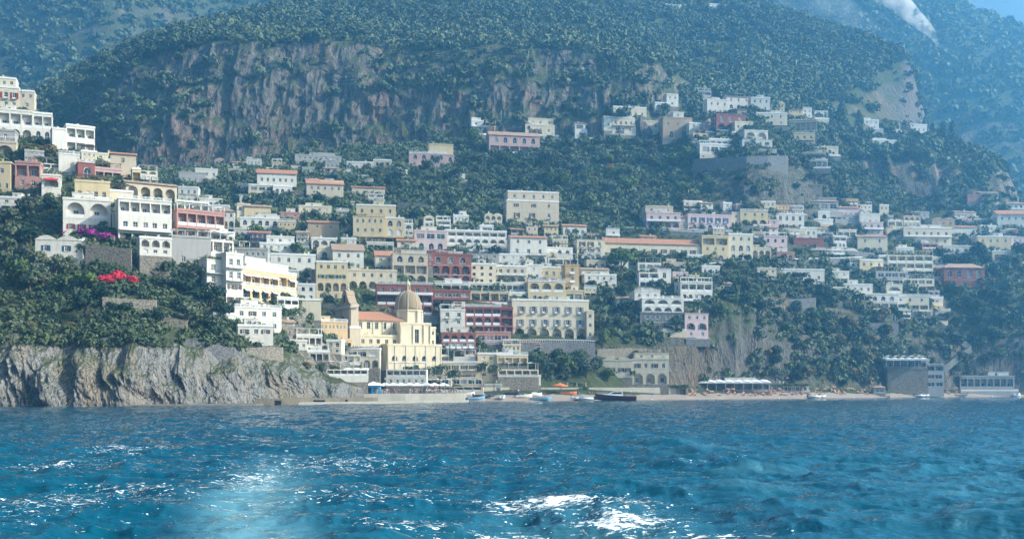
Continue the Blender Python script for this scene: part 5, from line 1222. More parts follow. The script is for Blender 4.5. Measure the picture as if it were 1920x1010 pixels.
    for i in range(8):
        a = i * math.pi / 4 + math.pi / 8; b = MB()
        for p, q in zip(prof[:-1], prof[1:]): b.tube((cx + p[0] * math.cos(a), cyy + p[0] * math.sin(a), p[1]), (cx + q[0] * math.cos(a), cyy + q[0] * math.sin(a), q[1]), 0.2, 0.17, 5)
        child('rib', b.mesh('rib', [M['stone_trim']]), dm)
    zl = prof[-1][1]; b = MB(); b.lathe(cx, cyy, [(1.5, zl - 0.3), (1.5, zl + 0.2), (0.95, zl + 0.25), (0.95, zl + 2.4), (1.2, zl + 2.45), (1.2, zl + 2.65), (0.9, zl + 2.8), (0.55, zl + 3.5), (0.15, zl + 3.9), (0.28, zl + 4.2), (0.02, zl + 4.6)], 8)
    la = child('lantern', b.mesh('lantern', [WALL['y']]), root)
    for i in range(4):
        a = i * math.pi / 2 - math.pi / 2 + 0.39; b = MB(); b.box(-0.22, 0.22, -0.03, 0.03, 0, 1.6); o = child('window', b.mesh('slit', [M['dark']]), la, (cx + 0.9 * math.cos(a), cyy + 0.9 * math.sin(a), zl + 0.5)); o.rotation_euler = (0, 0, a + math.pi / 2)
church()

# ------------------------------------------------------------ quay, plaza, walls, stairs
def slab(name, pts, ztop, zbot, back, mat, label, cat, rough=0.0):
    """platform with its front edge through pts [(px, Y)], going back by 'back' metres"""
    Fp = [((px - 960) / F * Y, Y) for px, Y in pts]; b = MB(); k = len(Fp)
    for i in range(k - 1):
        (xa, ya), (xb, yb) = Fp[i], Fp[i + 1]
        b.face([(xa, ya, zbot), (xb, yb, zbot), (xb, yb, ztop), (xa, ya, ztop)]); b.face([(xa, ya, ztop), (xb, yb, ztop), (xb, yb + back, ztop), (xa, ya + back, ztop)])
        b.face([(xb, yb + back, zbot), (xa, ya + back, zbot), (xa, ya + back, ztop), (xb, yb + back, ztop)])
    b.face([(Fp[0][0], Fp[0][1] + back, zbot), (Fp[0][0], Fp[0][1], zbot), (Fp[0][0], Fp[0][1], ztop), (Fp[0][0], Fp[0][1] + back, ztop)])
    b.face([(Fp[-1][0], Fp[-1][1], zbot), (Fp[-1][0], Fp[-1][1] + back, zbot), (Fp[-1][0], Fp[-1][1] + back, ztop), (Fp[-1][0], Fp[-1][1], ztop)])
    o = link(name, b.mesh(name, [mat])); tag(o, label, cat); return o
ss, t, b = new_mat('sea_worn_stone'); v = coords(t)
t.links.new(mixc(t, noise(t, 0.5, 5, 0.7, coords(t, (1, 1, 0.4))), (0.06, 0.05, 0.035), (0.32, 0.27, 0.19)), b.inputs['Base Color']); b.inputs['Roughness'].default_value = 0.95; bump(t, b, noise(t, 1.5, 5, 0.7, v), 0.8, 0.4); M['quaystone'] = ss
slab('stone_quay', [(478, 283), (520, 286), (600, 296), (700, 312)], 1.7, -3, 26, M['quaystone'], 'long sea-worn stone quay below the near cliff', 'quay')
slab('low_quay_step', [(560, 287), (640, 297), (760, 316), (878, 338)], 0.7, -3, 5, M['concrete'], 'low concrete landing step along the water in front of the plaza', 'landing step')
slab('plaza_platform', [(682, 320), (760, 328), (870, 346)], 2.7, -3, 52, M['concrete'], 'raised stone plaza with a crowd of people under white parasols', 'plaza')
slab('promenade', [(860, 372), (960, 385), (1120, 402), (1290, 424)], 4.6, -2, 16, M['concrete'], 'paved promenade behind the boats on the beach', 'promenade')
slab('swimming_ledge', [(232, 258), (330, 263), (480, 276)], 0.45, -3, 14, M['quaystone'], 'thin flat ledge at the foot of the near cliffs', 'ledge')
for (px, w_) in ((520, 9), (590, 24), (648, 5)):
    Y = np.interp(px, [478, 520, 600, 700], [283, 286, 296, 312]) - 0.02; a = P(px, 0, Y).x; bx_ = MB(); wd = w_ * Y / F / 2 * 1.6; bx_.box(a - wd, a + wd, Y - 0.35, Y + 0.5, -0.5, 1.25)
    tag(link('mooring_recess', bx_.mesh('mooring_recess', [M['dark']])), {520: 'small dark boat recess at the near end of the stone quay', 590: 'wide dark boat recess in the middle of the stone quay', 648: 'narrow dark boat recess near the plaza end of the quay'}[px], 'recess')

def wall_line(pts, hpx, label, mat='stone', name='stone_wall', cat='stone wall', th=0.9, top=None, Y=None, only=None, rail=False):
    """wall whose top runs through pts (photograph pixels), standing on the ground seen below it"""
    b = MB(); Q = []
    for px, py in pts:
        h = ground(px, py + hpx, only or ['hillside', 'headland', 'promontory', 'mountain']); y = Y or (h[0].y if h else 450); Q.append([px, py, y])
    ys = [q[2] for q in Q]; 
    for i in range(len(Q)): Q[i][2] = (ys[max(0, i - 1)] + ys[i] + ys[min(len(ys) - 1, i + 1)]) / 3
    for (pa, qa, ya), (pb, qb, yb) in zip(Q[:-1], Q[1:]):
        A = P(pa, qa, ya); B_ = P(pb, qb, yb); za = A.z - hpx * ya / F - 5; zb = B_.z - hpx * yb / F - 5
        f0 = [(A.x, A.y, za), (B_.x, B_.y, zb), (B_.x, B_.y, B_.z), (A.x, A.y, A.z)]; bk = [(x, y + th, z) for x, y, z in f0]
        b.face(f0); b.face(bk[::-1]); b.face([f0[3], f0[2], bk[2], bk[3]]); b.face([f0[0], f0[3], bk[3], bk[0]]); b.face([f0[1], bk[1], bk[2], f0[2]])
    root = empty(name, P(*Q[0])); tag(root, label, cat); o = P(*Q[0]); xf(b, -o.x, -o.y, -o.z); child('wall_face', b.mesh('wall_face', [M[mat] if mat in M else WALL[mat]]), root)
    if top:
        c = MB()
        for (pa, qa, ya), (pb, qb, yb) in zip(Q[:-1], Q[1:]):
            A = P(pa, qa, ya) - o; B_ = P(pb, qb, yb) - o
            if rail:
                n_ = max(2, int((B_ - A).length / 0.9))
                for i in range(n_): p = A.lerp(B_, i / n_); c.box(p.x - .09, p.x + .09, p.y + .2, p.y + .4, p.z + 0.01, p.z + .85)
                lo, hi = 0.85, 1.05
            else: lo, hi = 0.004, 0.3
            q0 = [(A.x, A.y - .12, A.z + lo), (B_.x, B_.y - .12, B_.z + lo), (B_.x, B_.y + th + .1, B_.z + lo), (A.x, A.y + th + .1, A.z + lo)]; q1 = [(x, y, z + hi - lo) for x, y, z in q0]
            c.face(q0[::-1]); c.face(q1)
            for i in range(4): c.face([q0[i], q0[(i + 1) % 4], q1[(i + 1) % 4], q1[i]])
        child('parapet' if rail else 'coping', c.mesh('coping', [M[top]]), root)
    return root
wall_line([(940, 642), (1000, 641), (1060, 641), (1116, 643)], 26, 'tall grey wall with a white balustrade under the big cream hotel', 'stone_grey', top='white', rail=True)
wall_line([(936, 634), (1116, 636)], 5, 'dark vine-hung garden wall at the foot of the big cream hotel', 'stone_grey')
wall_line([(1140, 424), (1180, 427), (1250, 432), (1320, 436)], 9, 'grey upper road wall above the long convent', 'stone_grey', top='white')
wall_line([(1330, 494), (1400, 489), (1480, 486), (1560, 484), (1618, 482)], 8, 'pale road wall running beneath the rose and deep red houses', 'stone_grey', top='white')
wall_line([(1740, 478), (1800, 474), (1856, 470)], 14, 'grey road wall above the dark red palace', 'stone_grey', top='white')
wall_line([(1300, 298), (1340, 296), (1400, 293), (1440, 292), (1478, 292)], 32, 'great stone retaining wall crowning the rocky bluff', 'stone_grey')
wall_line([(160, 458), (200, 462), (246, 466)], 44, 'tall rubble wall under the purple flowers', 'stone')
wall_line([(192, 556), (240, 560), (292, 562)], 28, 'rubble garden wall above the sea cliff', 'stone')
wall_line([(250, 474), (320, 486)], 20, 'stone base wall under the white arcade', 'stone')
wall_line([(462, 652), (500, 650), (530, 652)], 22, 'square stone base at the cliff edge below the cube house', 'stone')
wall_line([(524, 604), (560, 612), (600, 632)], 30, 'stone bastion with a diagonal stair right of the yellow hotel', 'stone')
wall_line([(300, 628), (380, 642), (440, 652)], 8, 'low path wall with railings running above the sea cliff', 'stone_grey')
wall_line([(476, 380), (520, 372), (570, 362)], 9, 'shaded sloping road wall below the long cream house', 'stone_grey')
wall_line([(776, 422), (860, 420), (950, 424)], 9, 'long dark road wall behind the long white hotel', 'stone_grey')
wall_line([(1120, 654), (1180, 652), (1240, 656)], 24, 'stone wall behind the two seaside villas', 'stone')
wall_line([(745, 378), (800, 382)], 20, 'brown earth-coloured wall among the trees right of the yellow palazzo', 'stone')
wall_line([(1545, 476), (1600, 470), (1640, 474)], 9, 'grey garden wall right of the deep red house', 'stone_grey')
wall_line([(1585, 604), (1685, 606)], 12, 'shaded retaining wall under the long white hotel', 'stone_grey')
wall_line([(1460, 562), (1530, 558)], 6, 'retaining wall beneath the white villa with dark pines', 'stone_grey')
wall_line([(900, 604), (936, 602)], 8, 'small wall beside the dark red hotel', 'stone_grey')
wall_line([(590, 566), (650, 570)], 10, 'mossy wall under the yellow apartments', 'stone')
wall_line([(1700, 560), (1770, 556)], 8, 'pale parapet wall right of the cream villa', 'stone_grey', top='white')
wall_line([(1270, 566), (1345, 570)], 6, 'low terrace wall under the blue-shaded house', 'stone_grey')
wall_line([(1180, 498), (1260, 500)], 7, 'garden wall beneath the long convent arcade', 'stone')
wall_line([(1210, 352), (1270, 356)], 4, 'old terrace wall in the woods below the tan stone palace', 'stone')
wall_line([(1130, 282), (1230, 284)], 3, 'long garden terrace wall below the tall cream house', 'stone', top='white')
wall_line([(560, 470), (590, 472)], 8, 'little garden wall beside the three round arches', 'stone')
wall_line([(640, 468), (780, 462)], 6, 'hedge-topped garden wall below the yellow palazzo', 'stone')
wall_line([(120, 522), (160, 530), (196, 536)], 14, 'old rubble wall beneath the wavy-roofed villa', 'stone')
wall_line([(60, 596), (110, 606), (170, 612)], 10, 'long rubble wall just above the sea cliff', 'stone')
wall_line([(296, 592), (350, 600)], 14, 'rubble wall in the thicket left of the stepped white houses', 'stone')
wall_line([(0, 446), (50, 440), (66, 444)], 12, 'pale rock wall behind the wavy-roofed villa', 'stone')
# zigzag stairs on the right bank
sp = [(1768, 690, 8), (1818, 652, 6), (1780, 622, 5), (1752, 600, 4), (1745, 575, 4)]; b = MB(); prev = None
for px, py, w_ in sp:
    h = ground(px, py, ['hillside']); p = h[0] + Vector((0, -0.6, 0.4))
    if prev is not None:
        n_ = 16
        for i in range(n_): q = prev.lerp(p, i / n_); q2 = prev.lerp(p, (i + 1) / n_); b.box(min(q.x, q2.x), max(q.x, q2.x) + 0.02, q.y - 1.1, q.y + 2.0, q.z - 2.5, q2.z + 0.6)
    prev = p
tag(link('stone_stairway', b.mesh('stone_stairway', [M['concrete']])), 'pale zigzag stairway climbing the right bank', 'stairway')

# ------------------------------------------------------------ beach buildings and canopies
BK = ['hillside', 'beach']
H('low cafe row with white flat awnings along the promenade', ['712 906 724 742 c L11/b0 c'], 0, 5, Y=371, rail='w', cat='cafe', name='promenade_cafe')
H('dark wooden beach bar under a hanging green pergola', ['944 1100 729 740 t L10 p'], 0, 5, Y=400, rail='i', cat='beach bar', name='beach_bar')
H('low dark shelter row under the hedge behind the motor yacht', ['1104 1290 727 739 t L12 f'], 0, 5, Y=421, rail='i', cat='shelter', name='beach_shelter')
H('little white boathouse with a flat roof beside the boats', ['908 940 722 741 w W3 f'], 0, 4, Y=381, rail='w', cat='boathouse', name='boathouse')
H('wide beach club pavilion with an undulating white roof', ['1298 1444 718 734 g L14 f', '1340 1420 712 719 g b0 f s=5'], 0, 8, Y=446, rail='w', cat='beach club', name='beach_pavilion')
H('low white beach cabins with a hedge on the roof', ['1446 1516 722 735 w W9 f'], 0, 5, Y=462, cat='cabin', name='beach_cabin')
H('seafront restaurant with rippled white canopies on a stone bastion', ['1664 1740 692 742 S b0/b0 f', '1664 1738 676 692 g L5 c s=0.5', '1736 1770 684 742 g L2/W2/W2/b0 f s=0.5'], 0, 8, Y=506, rail='w', cat='restaurant', name='seafront_restaurant')
H('long open boat shelter with a pale blue-grey flat roof', ['1800 1902 706 728 g L8 f'], 0, 7, Y=538, rail='w', cat='shelter', name='boat_shelter', fr='b')
H('small blue-grey lifeguard hut at the right end of the beach', ['1638 1660 726 738 g W1 h'], 0, 3, Y=492, cat='hut', name='beach_hut')
def canvas(x0, x1, py, Y, dep, n, label, amp=0.45):
    A = P(x0, py, Y); B_ = P(x1, py, Y); b = MB(); n2 = n * 6
    root = empty('awning_roof', A); W = B_.x - A.x
    def z(i): return amp * abs(math.sin(math.pi * i / 6))
    for i in range(n2):
        xa, xb = W * i / n2, W * (i + 1) / n2; b.face([(xa, 0, z(i)), (xb, 0, z(i + 1)), (xb, dep, z(i + 1) + 1.0), (xa, dep, z(i) + 1.0)]); b.face([(xa, 0, -0.25), (xb, 0, -0.25), (xb, 0, z(i + 1)), (xa, 0, z(i))])
    tag(root, label, 'awning'); child('canopy', b.mesh('canopy', [M['awn_white']]), root)
    for i in range(n + 1):
        p = MB(); x = W * i / n; p.box(x - 0.06, x + 0.06, 0.1, 0.22, -3.2, 0); child('post', p.mesh('post', [M['white']]), root)
canvas(1292, 1446, 717, 443, 6, 9, 'undulating white canvas roof along the front of the beach club')
canvas(1662, 1742, 674, 503, 6, 6, 'rippled white canvas roof over the seafront restaurant terrace', 0.6)
canvas(945, 1000, 694, 396, 4, 3, 'white awning over the yellow restaurant terrace', 0.3)
canvas(624, 690, 696, 338, 3, 4, 'white awning in front of the waterfront restaurant', 0.2)
# blue kiosk
O = P(686, 743, 336); k = empty('blue_kiosk', O); tag(k, 'bright blue kiosk with a white pyramid roof on the quay', 'kiosk'); O.z = 2.7; k.location = O
b = MB(); b.box(0, 4.4, 0, 3, 0, 2.6); child('wall', b.mesh('wall', [M['skyblue']]), k); b = MB(); b.face([(-.5, -.5, 2.6), (4.9, -.5, 2.6), (2.2, 1.5, 3.9)]); b.face([(4.9, -.5, 2.6), (4.9, 3.5, 2.6), (2.2, 1.5, 3.9)]); b.face([(4.9, 3.5, 2.6), (-.5, 3.5, 2.6), (2.2, 1.5, 3.9)]); b.face([(-.5, 3.5, 2.6), (-.5, -.5, 2.6), (2.2, 1.5, 3.9)]); b.face([(-.5, -.5, 2.59), (-.5, 3.5, 2.59), (4.9, 3.5, 2.59), (4.9, -.5, 2.59)]); child('roof', b.mesh('roof', [M['awn_white']]), k)
child('door', pane_mesh('door', 1.0, 2.0, 'b'), k, (1.2, -0.25, 0)); child('window', pane_mesh('window', 1.2, 1.0, 'b'), k, (3.1, -0.25, 0.9))

# ------------------------------------------------------------ parasols, loungers, people
def parasol_proto(name, mat, r, h, square=False):
    root = empty(name, (0, 0, 0)); b = MB(); n = 4 if square else 8
    b.lathe(0, 0, [(r, h - 0.25), (r, h), (0.05, h + r * 0.34)], n, 0, a0=math.pi / n, cap=False); child('canopy', b.mesh('canopy', [mat]), root)
    b = MB(); b.tube((0, 0, 0), (0, 0, h + r * 0.3), 0.05, 0.04, 6); child('pole', b.mesh('pole', [M['brown']]), root); return root
def spread(proto, locs, labels, cat, group=None, scale=None):
    for i, (p, l) in enumerate(zip(locs, labels)):
        o = proto if i == 0 else copy_tree(proto)
        o.location = p; o.rotation_euler = (0, 0, rnd.uniform(-0.3, 0.3))
        if scale: o.scale = (scale, scale, scale)
        tag(o, l, cat, group)
def onbeach(px, py):
    h = ground(px, py, ['beach', 'hillside']); return h[0] if h else P(px, py, 400)
WP = parasol_proto('white_parasol', M['awn_white'], 2.6, 2.7, True)
xs = [708, 722, 738, 752, 768, 782, 800, 815, 832]; ordn = ['first', 'second', 'third', 'fourth', 'fifth', 'sixth', 'seventh', 'eighth', 'ninth']
spread(WP, [Vector(((x - 960) / F * Y, Y, 2.7)) for x, Y in zip(xs, [340, 346, 338, 345, 350, 342, 352, 356, 358])], [f'large white square parasol, {o_} from the blue kiosk on the plaza' for o_ in ordn], 'parasol', 'white parasols on the plaza')
OP = parasol_proto('orange_parasol', M['awn_orange'], 3.0, 2.6)
spread(OP, [onbeach(1050, 737) + Vector((0, 0, 0.2))], ['large orange parasol on the beach left of the motor yacht'], 'parasol')
SP = parasol_proto('beach_parasol', M['lounger'], 1.1, 2.0)
L_ = []; 
for i in range(44):
    px = rnd.uniform(1290, 1800); yb = np.interp(px, bp, bs) + rnd.choice([12, 17, 22, 27]) + rnd.uniform(-1, 1); x = (px - 960) / F * yb; L_.append(Vector((x, yb, drop(x, yb, 8))))
spread(SP, L_, ['small orange sunshade among the orange loungers on the far beach'] * 44, 'parasol', 'orange beach sunshades')
b = MB(); b.box(-0.32, 0.32, -0.9, 0.45, 0.28, 0.38); b.face([(-0.32, 0.45, 0.36), (0.32, 0.45, 0.36), (0.32, 0.95, 0.85), (-0.32, 0.95, 0.85)]); b.box(-0.3, 0.3, -0.85, -0.8, 0, 0.28); b.box(-0.3, 0.3, 0.4, 0.45, 0, 0.28)
lm = b.mesh('lounger', [M['lounger']]); n = 0
for i in range(170):
    px = rnd.uniform(1285, 1830); yb = np.interp(px, bp, bs) + rnd.choice([7, 10, 14, 18, 24]) + rnd.uniform(-.6, .6); x = (px - 960) / F * yb
    o = link('sun_lounger', lm, None, (x, yb, drop(x, yb, 8))); o.scale = (1.25, 1.25, 1.25); o.rotation_euler = (0, 0, rnd.uniform(-0.5, 0.5)); tag(o, 'orange sun lounger in the rows on the far beach', 'sun lounger', 'orange sun loungers on the far beach')
def person_mesh(seed, shirt, trouser, sit=False):
    g = random.Random(seed); me = bpy.data.meshes.new('person'); ln = g.uniform(-0.06, 0.06); st = g.uniform(0.08, 0.2)
    J = [((0, 0, .95), .13), ((0, 0, 1.2), .13), ((0, 0, 1.43), .14), ((0, .0, 1.53), .055), ((ln, -.02, 1.66), .10), ((ln, -.02, 1.74), .085),
         ((.19, 0, 1.42), .055), ((.24, -.06, 1.15), .042), ((.22, -.16 - ln, .92), .034), ((.22, -.2, .84), .03), ((-.19, 0, 1.42), .055), ((-.25, .02, 1.14), .042), ((-.24, -.1, .92), .034), ((-.23, -.12, .84), .03),
         ((.10, 0, .88), .095), ((.11, -st, .48), .062), ((.11, st * .2, .07), .042), ((.11, -.13, .03), .035), ((-.10, 0, .88), .095), ((-.11, st * .4, .48), .062), ((-.12, st, .07), .042), ((-.12, st - .13, .03), .035)]
    if sit:
        for i, p in ((15, (.11, -.42, .55)), (16, (.11, -.45, .12)), (17, (.11, -.6, .06)), (19, (-.11, -.42, .55)), (20, (-.12, -.4, .12)), (21, (-.12, -.55, .06))): J[i] = (p, J[i][1])
        J = [((x, y, z - (.42 if i not in (15, 16, 17, 19, 20, 21) else .12)), r) for i, ((x, y, z), r) in enumerate(J)]
    E = [(0, 1), (1, 2), (2, 3), (3, 4), (4, 5), (2, 6), (6, 7), (7, 8), (8, 9), (2, 10), (10, 11), (11, 12), (12, 13), (0, 14), (14, 15), (15, 16), (16, 17), (0, 18), (18, 19), (19, 20), (20, 21)]
    me.from_pydata([j[0] for j in J], E, []); ob = bpy.data.objects.new('tmp', me); COL.objects.link(ob); md = ob.modifiers.new('s', 'SKIN')
    for i, j in enumerate(J): me.skin_vertices[0].data[i].radius = (j[1], j[1])
    me.skin_vertices[0].data[0].use_root = True; sd = ob.modifiers.new('d', 'SUBSURF'); sd.levels = 1
    bpy.context.view_layer.update(); ev = ob.evaluated_get(bpy.context.evaluated_depsgraph_get()); m2 = bpy.data.meshes.new_from_object(ev); bpy.data.objects.remove(ob)
    m2.materials.clear(); [m2.materials.append(x) for x in (M['skin'], shirt, trouser, M['iron'])]
    top = max(v.co.z for v in m2.vertices)
    for p in m2.polygons:
        z = p.center.z - (top - 1.82); x = abs(p.center.x); p.material_index = 3 if z > 1.74 else 0 if z > 1.5 else (0 if x > .2 and z < 1.25 else 1) if z > .95 else 2 if z > .45 else 0
        p.use_smooth = True
    return m2
M['skin'] = plain('tanned_skin', (0.45, 0.24, 0.15), 0.6)
cl = [plain('cloth_' + n_, c) for n_, c in (('white', (.75, .75, .72)), ('red', (.5, .06, .05)), ('navy', (.04, .06, .16)), ('pink', (.6, .3, .32)), ('teal', (.08, .3, .32)), ('khaki', (.35, .28, .18)))]
PM = [(person_mesh(i, cl[i % 6], cl[(i * 2 + 2) % 6], i in (4, 5)), ['white', 'red', 'navy', 'pink', 'teal', 'khaki'][i % 6]) for i in range(6)]
def person(p, i, label, group): o = link('person', PM[i][0], None, p); o.rotation_euler = (0, 0, rnd.uniform(0, 6.28)); tag(o, label, 'person', group)
for j in range(64):
    px = rnd.uniform(704, 862); Y = np.interp(px, [682, 760, 870], [320, 328, 346]) + rnd.uniform(2, 14); i = j % 6; person(((px - 960) / F * Y, Y, 2.7), i, f'person in {PM[i][1]} top among the crowd on the plaza', f'people in {PM[i][1]} crowding the plaza')
for j in range(44):
    px = rnd.uniform(1290, 1800) if j > 14 else rnd.uniform(900, 1280); yb = np.interp(px, bp, bs) + rnd.uniform(3, 26); x = (px - 960) / F * yb; i = j % 6
    person((x, yb, drop(x, yb, 8)), i, f"person in {PM[i][1]} {'among the loungers on the far beach' if j > 14 else 'on the shingle near the boats'}", f"people in {PM[i][1]} {'on the far beach' if j > 14 else 'near the boats'}")

# ------------------------------------------------------------ boats
def hull(L, W, D, bow=0.5, mi=0, inner=1, flare=1.0, n=18):
    b = MB(); S_ = []
    for i in range(n + 1):
        t = i / n; w_ = W / 2 * (1 - max(0, (t - 0.45) / 0.55) ** 2.2) * (0.86 + 0.14 * min(1, t / 0.3)); sh_ = D * (0.72 + bow * t ** 2.2); kz = -0.25 * D + 0.35 * D * max(0, t - 0.7) / 0.3
        x = L * (t - 0.5) + (0.25 * D * 0 if t < 1 else 0)
        S_.append([(x, -w_, sh_), (x, -w_ * 0.86, sh_ * 0.35), (x, -w_ * 0.5, kz * 0.4), (x, 0, kz), (x, w_ * 0.5, kz * 0.4), (x, w_ * 0.86, sh_ * 0.35), (x, w_, sh_), (x, w_ * 0.84, sh_ - 0.02), (x, 0, sh_ * 0.62), (x, -w_ * 0.84, sh_ - 0.02)])
    k = 10
    for i in range(n):
        for j in range(k):
            a, c = S_[i], S_[i + 1]; b.face([a[j], c[j], c[(j + 1) % k], a[(j + 1) % k]][::-1], mi if j < 6 else inner)
    b.face(S_[0], mi); return b
def boat(label, kind, p, rz, hm, sc_=1.0, name='rowing_boat'):
    root = empty(name, p, rz); tag(root, label, 'boat')
    if kind == 'row':
        child('hull', hull(4.6, 1.6, 0.75).mesh('hull', [hm, M['brown']]), root)
        for x in (-1.2, 0.1, 1.2): b = MB(); b.box(x - .12, x + .12, -.68, .68, .44, .49); child('thwart', b.mesh('thwart', [M['brown']]), root)
    elif kind == 'rib':
        b = MB(); pts = [(-2.6, -.85, .4), (0.8, -.9, .42), (1.9, -.6, .5), (2.5, 0, .6), (1.9, .6, .5), (.8, .9, .42), (-2.6, .85, .4)]
        for p1, q1 in zip(pts[:-1], pts[1:]): b.tube(p1, q1, .27, .27, 8)
        child('inflated_tube', b.mesh('tube', [hm], True), root); b = MB(); b.box(-2.4, 1.8, -.7, .7, .1, .2); child('floor', b.mesh('floor', [M['concrete']]), root)
        b = MB(); b.box(-2.95, -2.6, -.2, .2, .3, 1.0); b.box(-2.85, -2.72, -.08, .08, -.3, .3); child('outboard_motor', b.mesh('motor', [M['iron']]), root); b = MB(); b.box(-.4, .1, -.3, .3, .2, 1.0); child('console', b.mesh('console', [M['white']]), root)
    elif kind == 'launch':
        child('hull', hull(6.4, 2.2, 1.0, 0.55).mesh('hull', [hm, M['white']]), root); b = MB(); b.box(-.6, 1.2, -.7, .7, .6, 1.35); child('cabin', b.mesh('cabin', [M['white']]), root)
        b = MB(); b.face([(1.21, -.68, .95), (1.21, .68, .95), (1.15, .62, 1.6), (1.15, -.62, 1.6)]); child('windscreen', b.mesh('glass', [M['glass']]), root)
    elif kind == 'yacht':
        child('hull', hull(14.5, 3.9, 1.9, 0.45, n=28).mesh('hull', [hm, M['white']], False), root)
        b = MB(); sec = [(-2.6, 1.2, 1.45), (-2.4, 2.9, 1.3), (0.6, 3.0, 1.3), (2.6, 2.2, 1.2), (5.0, 1.9, 0.8)]
        for (xa, za, wa), (xb, zb, wb) in zip(sec[:-1], sec[1:]):
            b.face([(xa, -wa, za), (xb, -wb, zb), (xb, wb, zb), (xa, wa, za)])
            for s_ in (-1, 1): q = [(xa, s_ * wa, 1.2), (xb, s_ * wb, 1.2), (xb, s_ * wb, zb), (xa, s_ * wa, za)]; b.face(q if s_ < 0 else q[::-1])
        child('cabin', b.mesh('cabin', [M['white']]), root)
        for s_ in (-1, 1): b = MB(); b.face([(-2.0, s_ * 1.37, 2.1), (0.6, s_ * 1.33, 2.1), (1.9, s_ * 1.27, 2.15), (0.7, s_ * 1.33, 2.75), (-2.0, s_ * 1.35, 2.75)]); child('cabin_window', b.mesh('glass', [M['glass']]), root)
        b = MB(); b.box(-6.8, -2.7, -1.4, 1.4, 1.45, 1.6); child('aft_deck', b.mesh('deck', [M['brown']]), root)
        b = MB(); railing(b, 2.6, 6.6, -1.0, 2.0, 0.6, 'i'); child('rail', b.mesh('rail', [M['white']]), root)
        b = MB(); b.tube((-2.2, 0, 2.9), (-2.4, 0, 4.3), 0.05, 0.03, 6); child('mast', b.mesh('mast', [M['white']]), root)
    root.scale = (sc_,) * 3; return root
red_h = plain('maroon_hull_paint', (0.12, 0.012, 0.015), 0.25); navy = plain('navy_hull_paint', (0.02, 0.035, 0.09), 0.3); bluh = plain('pale_blue_hull_paint', (0.2, 0.4, 0.55), 0.4)
def onwater(px, py): Y = CAM_H * F / (py - HOR); return Vector(((px - 960) / F * Y, Y, 0.0))
def shore(px, off, z=0.0): Y = float(np.interp(px, bp, bs)) + off; x = (px - 960) / F * Y; return Vector((x, Y, max(drop(x, Y, 8), 0.0) + z))
boat('long maroon motor yacht with a white cabin lying off the beach', 'yacht', shore(1154, -12, 0.25), math.pi + 0.05, red_h, 1.0, 'motor_yacht')
boat('white inflatable boat with a raised bow beyond the loungers', 'rib', shore(1532, -5, 0.05), 0.12, M['white'], 1.5, 'inflatable_boat')
boat('white inflatable boat drawn up under the seafront restaurant', 'rib', shore(1728, -3, 0.1), 0.1, M['white'], 1.4, 'inflatable_boat')
boat('white launch beside the inflatable under the seafront restaurant', 'launch', shore(1750, -3, 0.1), 0.15, M['white'], 1.0, 'small_launch')
boat('white rowing boat pointing to the water near the boat shelter', 'row', shore(1802, -1, 0.1), -0.7, M['white'], 1.3)
boat('white launch at the right edge of the picture', 'launch', shore(1908, -3, 0.1), 0.9, M['white'], 1.2, 'small_launch')
boat('white inflatable moored just left of the motor yacht', 'rib', shore(1092, -3, 0.1), 3.0, M['white'], 1.5, 'inflatable_boat')
boat('blue and white rowing boat at the plaza end of the beach', 'row', shore(892, 1, 0.1), 0.5, bluh, 1.5)
boat('dark inflatable resting behind the blue and white rowing boat', 'rib', shore(908, 5, 0.15), 0.2, navy, 1.4, 'inflatable_boat')
boat('white launch pulled up stern-first beside the boathouse', 'launch', shore(942, 3, 0.2), 1.4, M['white'], 0.9, 'small_launch')
boat('white rowing boat in the cluster right of the boathouse', 'row', shore(982, 5, 0.1), 0.4, M['white'], 1.4)
boat('covered white launch in the cluster right of the boathouse', 'launch', shore(1000, 7, 0.2), 0.3, M['white'], 1.0, 'small_launch')
boat('pale blue boat floating before the white boat cluster', 'row', shore(1014, -2, 0.15), 0.15, bluh, 1.6)
boat('small orange boat lying on the shingle below the orange parasol', 'row', shore(1066, 12, 0.1), 0.1, M['awn_orange'], 1.3)
boat('white dinghy on the upper beach beside the promenade cafe', 'row', shore(872, 10, 0.1), 0.2, M['white'], 1.5)
boat('slim dark canoe drawn up behind the boats by the promenade', 'row', shore(960, 12, 0.1), 0.1, navy, 1.3)
bo = MB(); bo.lathe(0, 0, [(0.02, -0.3), (0.35, -0.1), (0.4, 0.1), (0.3, 0.35), (0.05, 0.45)], 10); bom = bo.mesh('buoy', [M['awn_white']], True)
for px, off, l in ((1222, -6, 'white buoy nearest the motor yacht'), (1460, -7, 'white buoy off the rows of loungers'), (1600, -8, 'white buoy off the right part of the beach'), (1860, -6, 'white buoy off the boat shelter')):
    tag(link('mooring_buoy', bom, None, shore(px, off, 0.0)), l, 'buoy')
# posts and lamps
def pole(px, py, hpx, label, Y=None, lamp=True, name='street_lamp', cat='street lamp'):
    h = ground(px, py, TREE_KEYS + ['beach']); y = Y or (h[0].y if h else 430); p = P(px, py, y); root = empty(name, p); s = y / F; b = MB(); b.tube((0, 0, -1), (0, 0, hpx * s), 0.12, 0.07, 8); child('pole', b.mesh('pole', [M['iron']]), root)
    if lamp: b = MB(); b.lathe(0, 0, [(0.1, hpx * s), (0.32, hpx * s + 0.3), (0.2, hpx * s + 0.7), (0.02, hpx * s + 0.8)], 8); child('lantern', b.mesh('lantern', [M['grey']]), root)
    tag(root, label, cat)
pole(443, 655, 62, 'tall dark mast standing beside the stepped white house', lamp=False, name='flag_mast', cat='mast')
pole(835, 742, 42, 'tall street lamp on the plaza by the parasols', Y=350)
pole(722, 742, 30, 'street lamp between the kiosk and the first parasols', Y=340)
pole(1282, 560, 60, 'slim lamp post beside the vine-covered terrace')
